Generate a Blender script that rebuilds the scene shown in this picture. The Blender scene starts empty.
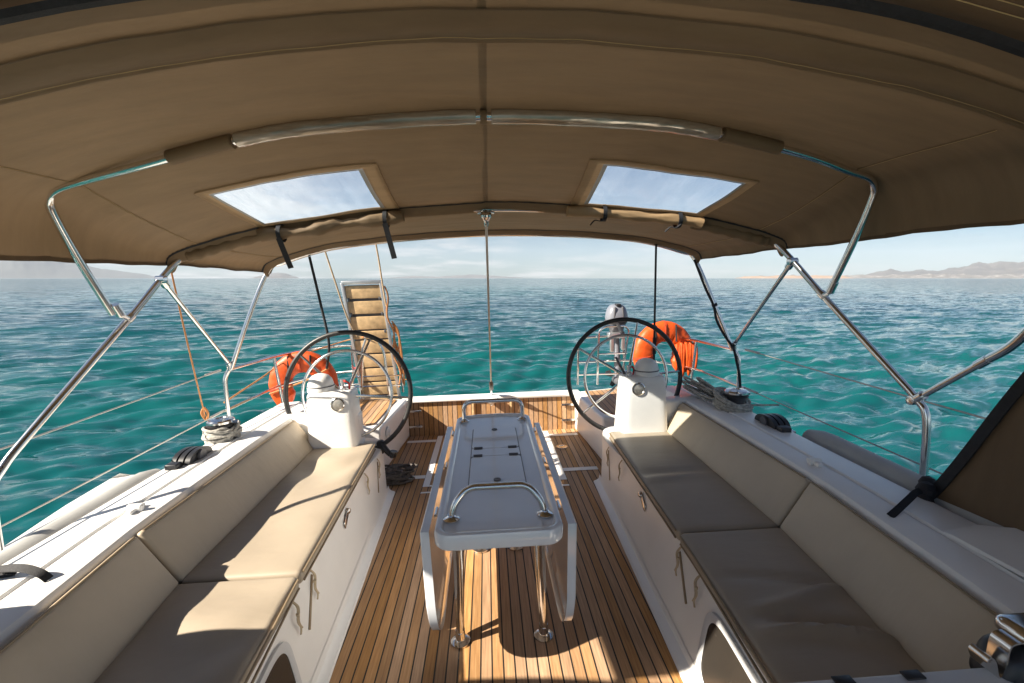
import bpy, bmesh, math, random
import numpy as np
from mathutils import Vector, Matrix, noise as mnoise
rnd = random.Random(7)
S = bpy.context.scene
COL = S.collection
PI = math.pi
H = 1.55                      # eye height above the cockpit sole
CX = -0.013
EYE = Vector((CX, 0, H))
HEEL = math.radians(1.7)
WATER_Z = -0.72
HM = Matrix.Translation(EYE) @ Matrix.Rotation(-HEEL, 4, 'Y') @ Matrix.Translation(-EYE)
SUN_BOAT = Vector((-1.32, -0.48, 1.0)).normalized()
V = Vector

# ------------------------------------------------------------------ materials
def newmat(name):
    m = bpy.data.materials.new(name); m.use_nodes = True
    nt = m.node_tree; nt.nodes.clear()
    out = nt.nodes.new('ShaderNodeOutputMaterial')
    return m, nt, out
def N(nt, t, **k):
    n = nt.nodes.new(t)
    for a, b in k.items():
        if a.startswith('i_'): n.inputs[a[2:].replace('_', ' ')].default_value = b
        else: setattr(n, a, b)
    return n
def L(nt, a, b): nt.links.new(a, b)
def ramp(nt, fac, stops):
    r = nt.nodes.new('ShaderNodeValToRGB')
    el = r.color_ramp.elements
    while len(el) < len(stops): el.new(0.5)
    for e, (p, c) in zip(el, stops):
        e.position = p; e.color = (*c, 1) if len(c) == 3 else c
    L(nt, fac, r.inputs['Fac']); return r
def mixc(nt, fac, a, b, mode='MIX'):
    m = nt.nodes.new('ShaderNodeMix'); m.data_type = 'RGBA'; m.blend_type = mode
    for sock, v in ((m.inputs[0], fac), (m.inputs[6], a), (m.inputs[7], b)):
        if isinstance(v, (int, float)): sock.default_value = v
        elif isinstance(v, tuple): sock.default_value = (*v, 1) if len(v) == 3 else v
        else: L(nt, v, sock)
    return m.outputs[2]
def math_(nt, op, a, b=None, c=None):
    m = nt.nodes.new('ShaderNodeMath'); m.operation = op
    for i, v in enumerate((a, b, c)):
        if v is None: continue
        if isinstance(v, (int, float)): m.inputs[i].default_value = v
        else: L(nt, v, m.inputs[i])
    return m.outputs[0]
def coords(nt, scale=(1, 1, 1), rot=(0, 0, 0)):
    tc = nt.nodes.new('ShaderNodeTexCoord'); mp = nt.nodes.new('ShaderNodeMapping')
    mp.inputs['Scale'].default_value = scale; mp.inputs['Rotation'].default_value = rot
    L(nt, tc.outputs['Object'], mp.inputs['Vector']); return mp.outputs['Vector']
def noise_(nt, vec, scale, detail=4, rough=0.55):
    n = N(nt, 'ShaderNodeTexNoise'); n.inputs['Scale'].default_value = scale
    n.inputs['Detail'].default_value = detail; n.inputs['Roughness'].default_value = rough
    L(nt, vec, n.inputs['Vector']); return n.outputs['Fac']
def bump_(nt, h, strength=0.2, dist=0.01, normal=None):
    b = N(nt, 'ShaderNodeBump'); b.inputs['Strength'].default_value = strength; b.inputs['Distance'].default_value = dist
    L(nt, h, b.inputs['Height'])
    if normal is not None: L(nt, normal, b.inputs['Normal'])
    return b.outputs['Normal']
def simple(name, col, rough=0.5, metal=0.0, var=0.12, nscale=6.0, bump=0.0, bscale=80, bdist=0.002, spec=0.5, coat=0.0):
    m, nt, out = newmat(name)
    p = N(nt, 'ShaderNodeBsdfPrincipled'); v = coords(nt)
    f = noise_(nt, v, nscale, 5)
    lo = tuple(c * (1 - var) for c in col); hi = tuple(min(1, c * (1 + var)) for c in col)
    r = ramp(nt, f, [(0.3, lo), (0.7, hi)])
    L(nt, r.outputs['Color'], p.inputs['Base Color'])
    p.inputs['Metallic'].default_value = metal; p.inputs['Specular IOR Level'].default_value = spec
    p.inputs['Coat Weight'].default_value = coat
    rr = math_(nt, 'MULTIPLY_ADD', noise_(nt, v, nscale * 3.1, 4), 0.25 * rough + 0.02, rough * 0.87)
    L(nt, rr, p.inputs['Roughness'])
    if bump: L(nt, bump_(nt, noise_(nt, v, bscale, 3), bump, bdist), p.inputs['Normal'])
    L(nt, p.outputs[0], out.inputs['Surface']); return m
M = {}
M['gelcoat'] = simple('gelcoat', (0.80, 0.79, 0.765), 0.30, var=0.05, nscale=3, bump=0.03, bscale=14, bdist=0.01)
M['gelcoat_grey'] = simple('gelcoat_grey', (0.58, 0.59, 0.60), 0.38, var=0.05, nscale=5, bump=0.08, bscale=260, bdist=0.001)
M['table_top'] = simple('table_top', (0.76, 0.79, 0.83), 0.13, var=0.04, nscale=4, bump=0.02, bscale=9, bdist=0.01, coat=0.9)
M['grey_vinyl'] = simple('grey_vinyl', (0.37, 0.37, 0.355), 0.5, var=0.08, nscale=9)
M['steel'] = simple('steel', (0.72, 0.71, 0.69), 0.14, metal=1.0, var=0.05, nscale=12)
M['alu'] = simple('alu', (0.62, 0.62, 0.62), 0.35, metal=0.9, var=0.08)
M['black'] = simple('black_plastic', (0.018, 0.018, 0.02), 0.38, var=0.3, nscale=20)
M['black_web'] = simple('black_webbing', (0.012, 0.012, 0.015), 0.75, var=0.4, nscale=40, bump=0.4, bscale=300)
M['rim'] = simple('rim_leather', (0.022, 0.021, 0.021), 0.42, var=0.3, nscale=25, bump=0.25, bscale=220)
M['grey_paint'] = simple('grey_paint', (0.17, 0.18, 0.21), 0.3, var=0.1, coat=0.3)
M['dark_grey'] = simple('dark_grey', (0.09, 0.09, 0.1), 0.4)
M['orange'] = simple('orange_pvc', (0.58, 0.072, 0.005), 0.5, var=0.12, nscale=7, bump=0.35, bscale=22, bdist=0.012)
M['strap_orange'] = simple('strap_orange', (0.42, 0.045, 0.006), 0.7)
M['red'] = simple('red_cord', (0.5, 0.03, 0.02), 0.7)
M['orange_rope'] = simple('orange_rope', (0.46, 0.20, 0.07), 0.8, bump=0.6, bscale=160)
M['tan_rope'] = simple('tan_rope', (0.42, 0.30, 0.18), 0.85, var=0.25, nscale=60, bump=0.6, bscale=160)
M['grey_rope'] = simple('grey_rope', (0.36, 0.345, 0.31), 0.85, var=0.4, nscale=45, bump=0.8, bscale=120, bdist=0.004)
M['dark_rope'] = simple('dark_rope', (0.11, 0.095, 0.085), 0.85, var=0.5, nscale=45, bump=0.8, bscale=120, bdist=0.004)
M['tan_cord'] = simple('tan_cord', (0.46, 0.37, 0.25), 0.85)
M['white_plastic'] = simple('white_plastic', (0.78, 0.77, 0.74), 0.4, var=0.05)
M['gauge'] = simple('gauge_face', (0.42, 0.40, 0.36), 0.42, metal=0.7, var=0.35, nscale=40)
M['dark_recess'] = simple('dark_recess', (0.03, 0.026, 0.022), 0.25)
M['wire'] = simple('wire_rope', (0.5, 0.47, 0.43), 0.4, metal=0.7)
M['caulk'] = simple('caulk', (0.02, 0.018, 0.016), 0.6)

def teak(name, axis, pitch, cols, rough=0.55, offs=0.0):
    """planks running perpendicular to `axis`, black caulking between"""
    m, nt, out = newmat(name)
    p = N(nt, 'ShaderNodeBsdfPrincipled')
    tc = N(nt, 'ShaderNodeTexCoord'); sep = N(nt, 'ShaderNodeSeparateXYZ'); L(nt, tc.outputs['Object'], sep.inputs[0])
    c = sep.outputs['XYZ'.index(axis)]
    u = math_(nt, 'ADD', math_(nt, 'DIVIDE', c, pitch), 200.0 + offs)
    idx = math_(nt, 'FLOOR', u); fr = math_(nt, 'SUBTRACT', u, idx)
    wn = N(nt, 'ShaderNodeTexWhiteNoise', noise_dimensions='1D'); L(nt, idx, wn.inputs['W'])
    # grain, long along the plank
    sc = [6, 6, 6]; sc['XYZ'.index(axis)] = 120
    if axis == 'X': sc = [130, 5, 20]
    else: sc = [130, 20, 5]
    mp = N(nt, 'ShaderNodeMapping'); mp.inputs['Scale'].default_value = sc
    L(nt, tc.outputs['Object'], mp.inputs['Vector'])
    off = N(nt, 'ShaderNodeVectorMath', operation='ADD'); L(nt, mp.outputs[0], off.inputs[0])
    cmb = N(nt, 'ShaderNodeCombineXYZ'); L(nt, math_(nt, 'MULTIPLY', wn.outputs['Value'], 60.0), cmb.inputs[1]); L(nt, cmb.outputs[0], off.inputs[1])
    g = noise_(nt, off.outputs[0], 1.0, 5, 0.6)
    big = noise_(nt, tc.outputs['Object'], 2.2, 4, 0.6)
    base = ramp(nt, g, [(0.25, cols[0]), (0.55, cols[1]), (0.8, cols[2])]).outputs['Color']
    tone = math_(nt, 'MULTIPLY_ADD', wn.outputs['Value'], 0.36, 0.78)
    tone = math_(nt, 'MULTIPLY', tone, math_(nt, 'MULTIPLY_ADD', big, 0.5, 0.75))
    hsv = N(nt, 'ShaderNodeHueSaturation'); L(nt, base, hsv.inputs['Color']); L(nt, tone, hsv.inputs['Value']); L(nt, math_(nt, 'MULTIPLY_ADD', math_(nt, 'FRACT', math_(nt, 'MULTIPLY', wn.outputs['Value'], 7.3)), 0.35, 0.78), hsv.inputs['Saturation'])
    seam = math_(nt, 'LESS_THAN', math_(nt, 'ABSOLUTE', math_(nt, 'SUBTRACT', fr, 0.5)), 0.5 - 0.0031 / pitch)
    col = mixc(nt, seam, (0.012, 0.011, 0.010), hsv.outputs['Color'])
    L(nt, col, p.inputs['Base Color'])
    L(nt, math_(nt, 'MULTIPLY_ADD', g, 0.25, rough - 0.1), p.inputs['Roughness'])
    hgt = math_(nt, 'ADD', math_(nt, 'MULTIPLY', seam, 1.0), math_(nt, 'MULTIPLY', g, 0.25))
    L(nt, bump_(nt, hgt, 0.35, 0.003), p.inputs['Normal'])
    L(nt, p.outputs[0], out.inputs['Surface']); return m
TEAK = ((0.28, 0.148, 0.062), (0.45, 0.252, 0.112), (0.57, 0.35, 0.175))
M['teak_floor'] = teak('teak_floor', 'X', 0.046, TEAK)
M['teak_wall'] = teak('teak_wall', 'X', 0.048, TEAK, offs=0.3)
M['teak_seat'] = teak('teak_seat', 'X', 0.05, TEAK)
M['teak_plain'] = simple('teak_slat', (0.52, 0.36, 0.19), 0.5, var=0.25, nscale=18)

def leather(name, col):
    m, nt, out = newmat(name)
    p = N(nt, 'ShaderNodeBsdfPrincipled'); v = coords(nt)
    f = noise_(nt, v, 2.6, 5, 0.6)
    r = ramp(nt, f, [(0.25, tuple(c * 0.88 for c in col)), (0.75, tuple(c * 1.08 for c in col))])
    L(nt, r.outputs['Color'], p.inputs['Base Color'])
    vor = N(nt, 'ShaderNodeTexVoronoi'); vor.inputs['Scale'].default_value = 420; L(nt, v, vor.inputs['Vector'])
    crease = noise_(nt, coords(nt, (3.0, 9.0, 3.0)), 1.3, 3, 0.5)
    b1 = bump_(nt, crease, 0.18, 0.02)
    L(nt, bump_(nt, vor.outputs['Distance'], 0.12, 0.001, b1), p.inputs['Normal'])
    L(nt, math_(nt, 'MULTIPLY_ADD', f, 0.16, 0.36), p.inputs['Roughness'])
    p.inputs['Specular IOR Level'].default_value = 0.45
    L(nt, p.outputs[0], out.inputs['Surface']); return m
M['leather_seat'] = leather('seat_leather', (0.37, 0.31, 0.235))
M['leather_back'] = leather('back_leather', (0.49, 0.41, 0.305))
M['piping'] = simple('cushion_piping', (0.24, 0.18, 0.11), 0.55)

def canvas(name, col, transl=0.12):
    m, nt, out = newmat(name)
    p = N(nt, 'ShaderNodeBsdfPrincipled'); v = coords(nt)
    f = noise_(nt, v, 1.7, 6, 0.6); f2 = noise_(nt, coords(nt, (2, 12, 2)), 1.6, 4, 0.6)
    mx = math_(nt, 'MULTIPLY_ADD', f2, 0.5, math_(nt, 'MULTIPLY', f, 0.5))
    r = ramp(nt, mx, [(0.3, tuple(c * 0.80 for c in col)), (0.72, tuple(c * 1.15 for c in col))])
    L(nt, r.outputs['Color'], p.inputs['Base Color'])
    p.inputs['Roughness'].default_value = 0.62
    p.inputs['Specular IOR Level'].default_value = 0.3
    wv = noise_(nt, v, 420, 2); sag = noise_(nt, coords(nt, (1.5, 4.5, 1.5)), 1.4, 4, 0.6)
    b1 = bump_(nt, sag, 0.35, 0.03)
    nrm = bump_(nt, wv, 0.25, 0.001, b1); L(nt, nrm, p.inputs['Normal'])
    t = N(nt, 'ShaderNodeBsdfTranslucent'); L(nt, r.outputs['Color'], t.inputs['Color'])
    mix = N(nt, 'ShaderNodeMixShader'); mix.inputs[0].default_value = transl
    L(nt, p.outputs[0], mix.inputs[1]); L(nt, t.outputs[0], mix.inputs[2])
    L(nt, mix.outputs[0], out.inputs['Surface']); return m
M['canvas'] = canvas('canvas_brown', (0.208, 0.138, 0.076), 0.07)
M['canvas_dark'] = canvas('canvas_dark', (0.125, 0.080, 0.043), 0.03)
M['canvas_light'] = canvas('canvas_edging', (0.36, 0.235, 0.125), 0.1)
M['thread'] = simple('thread', (0.5, 0.36, 0.17), 0.8)

def vinyl():
    m, nt, out = newmat('clear_vinyl')
    v = coords(nt)
    tr = N(nt, 'ShaderNodeBsdfTransparent'); tr.inputs[0].default_value = (0.86, 0.91, 0.94, 1)
    gl = N(nt, 'ShaderNodeBsdfGlossy'); gl.inputs['Roughness'].default_value = 0.12
    tl = N(nt, 'ShaderNodeBsdfTranslucent'); tl.inputs[0].default_value = (0.66, 0.76, 0.86, 1)
    cr = noise_(nt, coords(nt, (10, 2, 2)), 1.5, 4, 0.6)
    L(nt, bump_(nt, cr, 0.4, 0.02), gl.inputs['Normal'])
    m1 = N(nt, 'ShaderNodeMixShader'); L(nt, ramp(nt, cr, [(0.4, (0.12,) * 3), (0.75, (0.22,) * 3)]).outputs['Color'], m1.inputs[0])
    L(nt, tr.outputs[0], m1.inputs[1]); L(nt, tl.outputs[0], m1.inputs[2])
    m2 = N(nt, 'ShaderNodeMixShader'); m2.inputs[0].default_value = 0.06
    L(nt, m1.outputs[0], m2.inputs[1]); L(nt, gl.outputs[0], m2.inputs[2])
    L(nt, m2.outputs[0], out.inputs['Surface']); return m
M['vinyl'] = vinyl()
def sleeve_vinyl():
    m, nt, out = newmat('sleeve_vinyl')
    p = N(nt, 'ShaderNodeBsdfPrincipled')
    f = noise_(nt, coords(nt, (3, 30, 30)), 1.0, 4, 0.7)
    r = ramp(nt, f, [(0.35, (0.30, 0.23, 0.16)), (0.65, (0.52, 0.45, 0.36))])
    L(nt, r.outputs['Color'], p.inputs['Base Color']); p.inputs['Roughness'].default_value = 0.16
    p.inputs['Specular IOR Level'].default_value = 0.8; p.inputs['Coat Weight'].default_value = 0.6; p.inputs['Coat Roughness'].default_value = 0.08
    p.inputs['Metallic'].default_value = 0.35
    L(nt, bump_(nt, f, 0.5, 0.006), p.inputs['Normal'])
    L(nt, p.outputs[0], out.inputs['Surface']); return m
M['sleeve_vinyl'] = sleeve_vinyl()

# ------------------------------------------------------------------ mesh builder
def catmull(pts, n=8, closed=False):
    pts = [V(p) for p in pts]; out = []
    m = len(pts)
    rng = range(m if closed else m - 1)
    for i in rng:
        g = (lambda k: pts[k % m]) if closed else (lambda k: pts[min(max(k, 0), m - 1)])
        p0, p1, p2, p3 = g(i - 1), g(i), g(i + 1), g(i + 2)
        for j in range(n):
            t = j / n
            out.append(0.5 * ((2 * p1) + (p2 - p0) * t + (2 * p0 - 5 * p1 + 4 * p2 - p3) * t * t + (3 * p1 - p0 - 3 * p2 + p3) * t ** 3))
    if not closed: out.append(pts[-1])
    return out
def fillet(pts, r, n=6):
    """polyline with rounded corners"""
    pts = [V(p) for p in pts]; out = [pts[0]]
    for a, b, c in zip(pts, pts[1:], pts[2:]):
        d1 = (a - b); d2 = (c - b)
        k = min(r, d1.length * 0.45, d2.length * 0.45)
        p, q = b + d1.normalized() * k, b + d2.normalized() * k
        for j in range(n + 1):
            t = j / n; out.append((1 - t) ** 2 * p + 2 * t * (1 - t) * b + t * t * q)
    out.append(pts[-1]); return out

class MB:
    def __init__(s): s.v = []; s.f = []
    def add(s, vs, fs):
        o = len(s.v); s.v += [V(p) for p in vs]; s.f += [tuple(i + o for i in f) for f in fs]; return s
    def grid(s, rows, closed_u=False, closed_v=False):
        nr = len(rows); nc = len(rows[0]); fs = []
        for i in range(nr if closed_v else nr - 1):
            for j in range(nc if closed_u else nc - 1):
                a, b = i * nc + j, i * nc + (j + 1) % nc
                c, d = ((i + 1) % nr) * nc + (j + 1) % nc, ((i + 1) % nr) * nc + j
                fs.append((a, b, c, d))
        return s.add([p for r in rows for p in r], fs)
    def tube(s, pts, r, seg=12, closed=False, caps=True, flat=None):
        """swept tube; r number or list; flat=(dir, ratio) squeezes the section"""
        pts = [V(p) for p in pts]; n = len(pts)
        rs = r if isinstance(r, (list, tuple)) else [r] * n
        tang = []
        for i in range(n):
            a = pts[(i - 1) % n] if closed else pts[max(i - 1, 0)]
            b = pts[(i + 1) % n] if closed else pts[min(i + 1, n - 1)]
            t = b - a; tang.append(t.normalized() if t.length > 1e-9 else V((0, 0, 1)))
        up = V((0, 0, 1)) if abs(tang[0].z) < 0.9 else V((0, 1, 0))
        nrm = (up - tang[0] * up.dot(tang[0])).normalized(); rows = []
        for i in range(n):
            t = tang[i]; nrm = (nrm - t * nrm.dot(t))
            nrm = nrm.normalized() if nrm.length > 1e-6 else t.orthogonal().normalized()
            bi = t.cross(nrm)
            rows.append([pts[i] + nrm * (math.cos(2 * PI * k / seg) * rs[i]) + bi * (math.sin(2 * PI * k / seg) * rs[i]) for k in range(seg)])
        o = len(s.v); s.grid(rows, closed_u=True, closed_v=closed)
        if caps and not closed:
            s.f.append(tuple(o + k for k in reversed(range(seg)))); s.f.append(tuple(o + (n - 1) * seg + k for k in range(seg)))
        return s
    def ribbon(s, pts, w, th, side):
        """flat strap of width w along `side`"""
        pts = [V(p) for p in pts]; n = len(pts); rows = []
        for i in range(n):
            t = (pts[min(i + 1, n - 1)] - pts[max(i - 1, 0)]).normalized()
            sd = V(side) if not callable(side) else side(i / (n - 1))
            sd = (sd - t * sd.dot(t)).normalized(); nn = t.cross(sd)
            rows.append([pts[i] + sd * w / 2 + nn * th / 2, pts[i] - sd * w / 2 + nn * th / 2, pts[i] - sd * w / 2 - nn * th / 2, pts[i] + sd * w / 2 - nn * th / 2])
        o = len(s.v); s.grid(rows, closed_u=True)
        s.f.append((o + 3, o + 2, o + 1, o)); s.f.append(tuple(o + (n - 1) * 4 + k for k in range(4))); return s
    def lathe(s, prof, c, axis=(0, 0, 1), seg=24):
        ax = V(axis).normalized(); a = ax.orthogonal().normalized(); b = ax.cross(a); c = V(c)
        rows = [[c + ax * h + (a * math.cos(2 * PI * k / seg) + b * math.sin(2 * PI * k / seg)) * r for k in range(seg)] for r, h in prof]
        o = len(s.v); s.grid(rows, closed_u=True)
        if prof[0][0] > 1e-6: s.f.append(tuple(o + k for k in reversed(range(seg))))
        if prof[-1][0] > 1e-6: s.f.append(tuple(o + (len(prof) - 1) * seg + k for k in range(seg)))
        return s
    def prism(s, poly, d):
        """closed outline (list of points) pushed by vector d"""
        n = len(poly); d = V(d); P = [V(p) for p in poly]
        fs = [tuple(reversed(range(n))), tuple(range(n, 2 * n))] + [(i, (i + 1) % n, n + (i + 1) % n, n + i) for i in range(n)]
        return s.add(P + [p + d for p in P], fs)
    def rbox(s, size, r, fmap, n=(8, 8, 1), k=4):
        """rounded box, local coords centred, mapped by fmap(x,y,z)"""
        h = [V(size)[i] / 2 for i in range(3)]
        r = min(r, min(h) * 0.999)
        ax = []
        for i in range(3):
            e = [-h[i] + r * (1 - math.cos(PI / 2 * j / k)) for j in range(k + 1)]
            inner = [-(h[i] - r) + 2 * (h[i] - r) * j / n[i] for j in range(1, n[i])]
            ax.append(e + inner + [-x for x in reversed(e)])
        idx = {}; vs = []; fs = []
        def vert(x, y, z):
            key = (round(x, 6), round(y, 6), round(z, 6))
            if key not in idx:
                q = V([min(max(c, -(h[i] - r)), h[i] - r) for i, c in enumerate((x, y, z))])
                d = V((x, y, z)) - q
                p = q + d.normalized() * r if d.length > 1e-9 else q
                idx[key] = len(vs); vs.append(V(fmap(p.x, p.y, p.z)))
            return idx[key]
        for a in range(3):
            b, c = (a + 1) % 3, (a + 2) % 3
            for sgn in (-1, 1):
                for i in range(len(ax[b]) - 1):
                    for j in range(len(ax[c]) - 1):
                        q = []
                        for (ii, jj) in ((i, j), (i + 1, j), (i + 1, j + 1), (i, j + 1)):
                            co = [0, 0, 0]; co[a] = sgn * h[a]; co[b] = ax[b][ii]; co[c] = ax[c][jj]
                            q.append(vert(*co))
                        q = list(dict.fromkeys(q))
                        if len(q) > 2: fs.append(tuple(q) if sgn > 0 else tuple(reversed(q)))
        return s.add(vs, fs)
    def box(s, x0, x1, y0, y1, z0, z1, r=0.008, k=2):
        c = V(((x0 + x1) / 2, (y0 + y1) / 2, (z0 + z1) / 2))
        return s.rbox((abs(x1 - x0), abs(y1 - y0), abs(z1 - z0)), r, lambda x, y, z: c + V((x, y, z)), n=(1, 1, 1), k=k)
    def quadpad(s, c4, th, r, n=(10, 14), puff=0.0, wr=None):
        """pad over quad c4=(a,b,c,d) top surface corners; thickness th below it"""
        a, b, c, d = [V(p) for p in c4]
        nr = ((b - a).cross(d - a)).normalized()
        lx = ((b - a).length + (c - d).length) / 2; ly = ((d - a).length + (c - b).length) / 2
        def fm(x, y, z):
            u, w = x / lx + 0.5, y / ly + 0.5
            p = a * (1 - u) * (1 - w) + b * u * (1 - w) + c * u * w + d * (1 - u) * w
            e = (1 - abs(2 * u - 1) ** 4) * (1 - abs(2 * w - 1) ** 4)
            off = z - th / 2
            if z > 0: off += puff * e + (wr(u, w) * e if wr else 0)
            return p + nr * off
        return s.rbox((lx, ly, th), r, fm, n=(n[0], n[1], 1))
    def build(s, name, mat, parent=None, sharp=35, origin=None):
        me = bpy.data.meshes.new(name)
        o3 = V(origin) if origin is not None else V((0, 0, 0))
        me.from_pydata([tuple(p - o3) for p in s.v], [], s.f); me.update()
        bm = bmesh.new(); bm.from_mesh(me); bmesh.ops.recalc_face_normals(bm, faces=bm.faces); bm.to_mesh(me); bm.free()
        me.materials.append(M[mat] if isinstance(mat, str) else mat)
        me.shade_smooth(); me.set_sharp_from_angle(angle=math.radians(sharp))
        o = bpy.data.objects.new(name, me); COL.objects.link(o)
        if parent is not None: o.parent = parent
        return o

BOAT = []
class Thing:
    """an Empty at the thing's base; parts are built in boat coordinates"""
    def __init__(s, name, base, label, cat, group=None):
        o = bpy.data.objects.new(name, None); COL.objects.link(o)
        o.empty_display_size = 0.1
        s.o = o; s.base = V(base); o['label'] = label; o['category'] = cat
        if group: o['group'] = group
        BOAT.append((o, s.base))
    def part(s, name, mb, mat, parent=None, label=None, sharp=35):
        p = mb.build(name, mat, parent or s.o, sharp, s.base)
        if label: p['label'] = label
        return p
def single(name, mb, mat, base, label, cat, group=None, sharp=35):
    o = mb.build(name, mat, None, sharp, base)
    o['label'] = label; o['category'] = cat
    if group: o['group'] = group
    BOAT.append((o, V(base))); return o
def lerp(a, b, t): return a + (b - a) * t
def interp(x, pts):
    for (x0, y0), (x1, y1) in zip(pts, pts[1:]):
        if x <= x1: return y0 + (y1 - y0) * max(0, (x - x0)) / (x1 - x0)
    return pts[-1][1]

# ------------------------------------------------------------------ the yacht itself
yacht = Thing('sailing_yacht', (0, 2.5, 0), 'white sailing yacht seen from its own cockpit, with teak sole, side lockers, coamings and stern', 'sailing yacht')
FW = [(0.3, 0.70), (1.5, 0.715), (3.2, 0.775), (3.6, 0.80), (4.45, 0.80)]      # half width of the sole
def fw(y): return interp(y, FW)
DK = [(-2.5, .585), (2.4, .585), (2.65, .44), (3.1, .36), (5, .33)]
def dkz(y): return interp(y, DK)
# outer hull
stations = [(-2.5, 1.80), (0.0, 1.84), (1.2, 1.86), (1.655, 1.885), (2.04, 1.955), (2.4, 1.985), (2.65, 1.965), (3.1, 1.94), (3.3, 1.93), (4.2, 1.86), (4.9, 1.80)]
mb = MB()
for sg in (-1, 1):
    rows = []
    for y, x in stations:
        rows.append([V((sg * x, y, dkz(y))), V((sg * (x + 0.012), y, dkz(y) - .035)), V((sg * (x + 0.02), y, 0.3)), V((sg * (x - 0.03), y, -0.2)), V((sg * (x - 0.25), y, -0.7)), V((sg * (x - 0.9), y, -1.2))])
    mb.grid(rows)
mb.add([(-1.80, 4.9, 0.22), (1.80, 4.9, 0.22), (1.2, 4.95, -1.2), (-1.2, 4.95, -1.2)], [(0, 1, 2, 3)])
yacht.part('hull_shell', mb, 'gelcoat')
# sole
mb = MB(); rows = []
for y in (0.2, 0.9, 1.5, 2.2, 3.2, 3.6, 4.45): rows.append([V((-fw(y) - .7 * (y > 3.1) - 0.1, y, 0)), V((0, y, 0)), V((fw(y) + .7 * (y > 3.1) + 0.1, y, 0))])
mb.grid(rows); yacht.part('cockpit_sole', mb, 'teak_floor')
# white inlay strips between the teak panels
for sg in (-1, 1):
    mb = MB()
    def strip(x0, x1, y0, y1, z=0.004):
        mb.add([(sg * x0, y0, z), (sg * x1, y0, z), (sg * x1, y1, z), (sg * x0, y1, z)], [(0, 1, 2, 3)])
    strip(0.50, 0.55, 3.28, 4.40); strip(0.552, 0.83, 3.43, 3.49); strip(0.552, 0.83, 4.24, 4.30)
    strip(0.43, 0.498, 3.28, 3.305); strip(0.43, 0.45, 3.20, 3.278); strip(0.43, 0.55, 3.175, 3.198)
    yacht.part('sole_inlay', mb, 'gelcoat')
# raised white kick strip along the foot of the lockers
for sg in (-1, 1):
    mb = MB(); rows = []
    for i in range(13):
        y = 0.3 + i * (3.22 - 0.3) / 12; x = fw(y)
        rows.append([V((sg * (x - 0.035), y, 0.002)), V((sg * (x - 0.03), y, 0.012)), V((sg * (x - 0.012), y, 0.017)), V((sg * (x + 0.004), y, 0.03)), V((sg * (x + 0.012), y, 0.06))])
    mb.grid(rows); yacht.part('kick_strip', mb, 'gelcoat')
SE = [(0.3, 0.735), (1.05, 0.735), (1.6, 0.775), (3.1, 0.83)]                 # outer (footwell side) edge of the seat
SI = [(0.3, 1.06), (1.05, 1.155), (1.7, 1.215), (3.1, 1.215)]                 # seat / backrest corner
def se(y): return interp(y, SE)
def si(y): return interp(y, SI)
def lse(y): return se(y) + .012 - .055 * min(1, max(0, (y - 2.45) / .55)) ** 1.5
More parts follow.
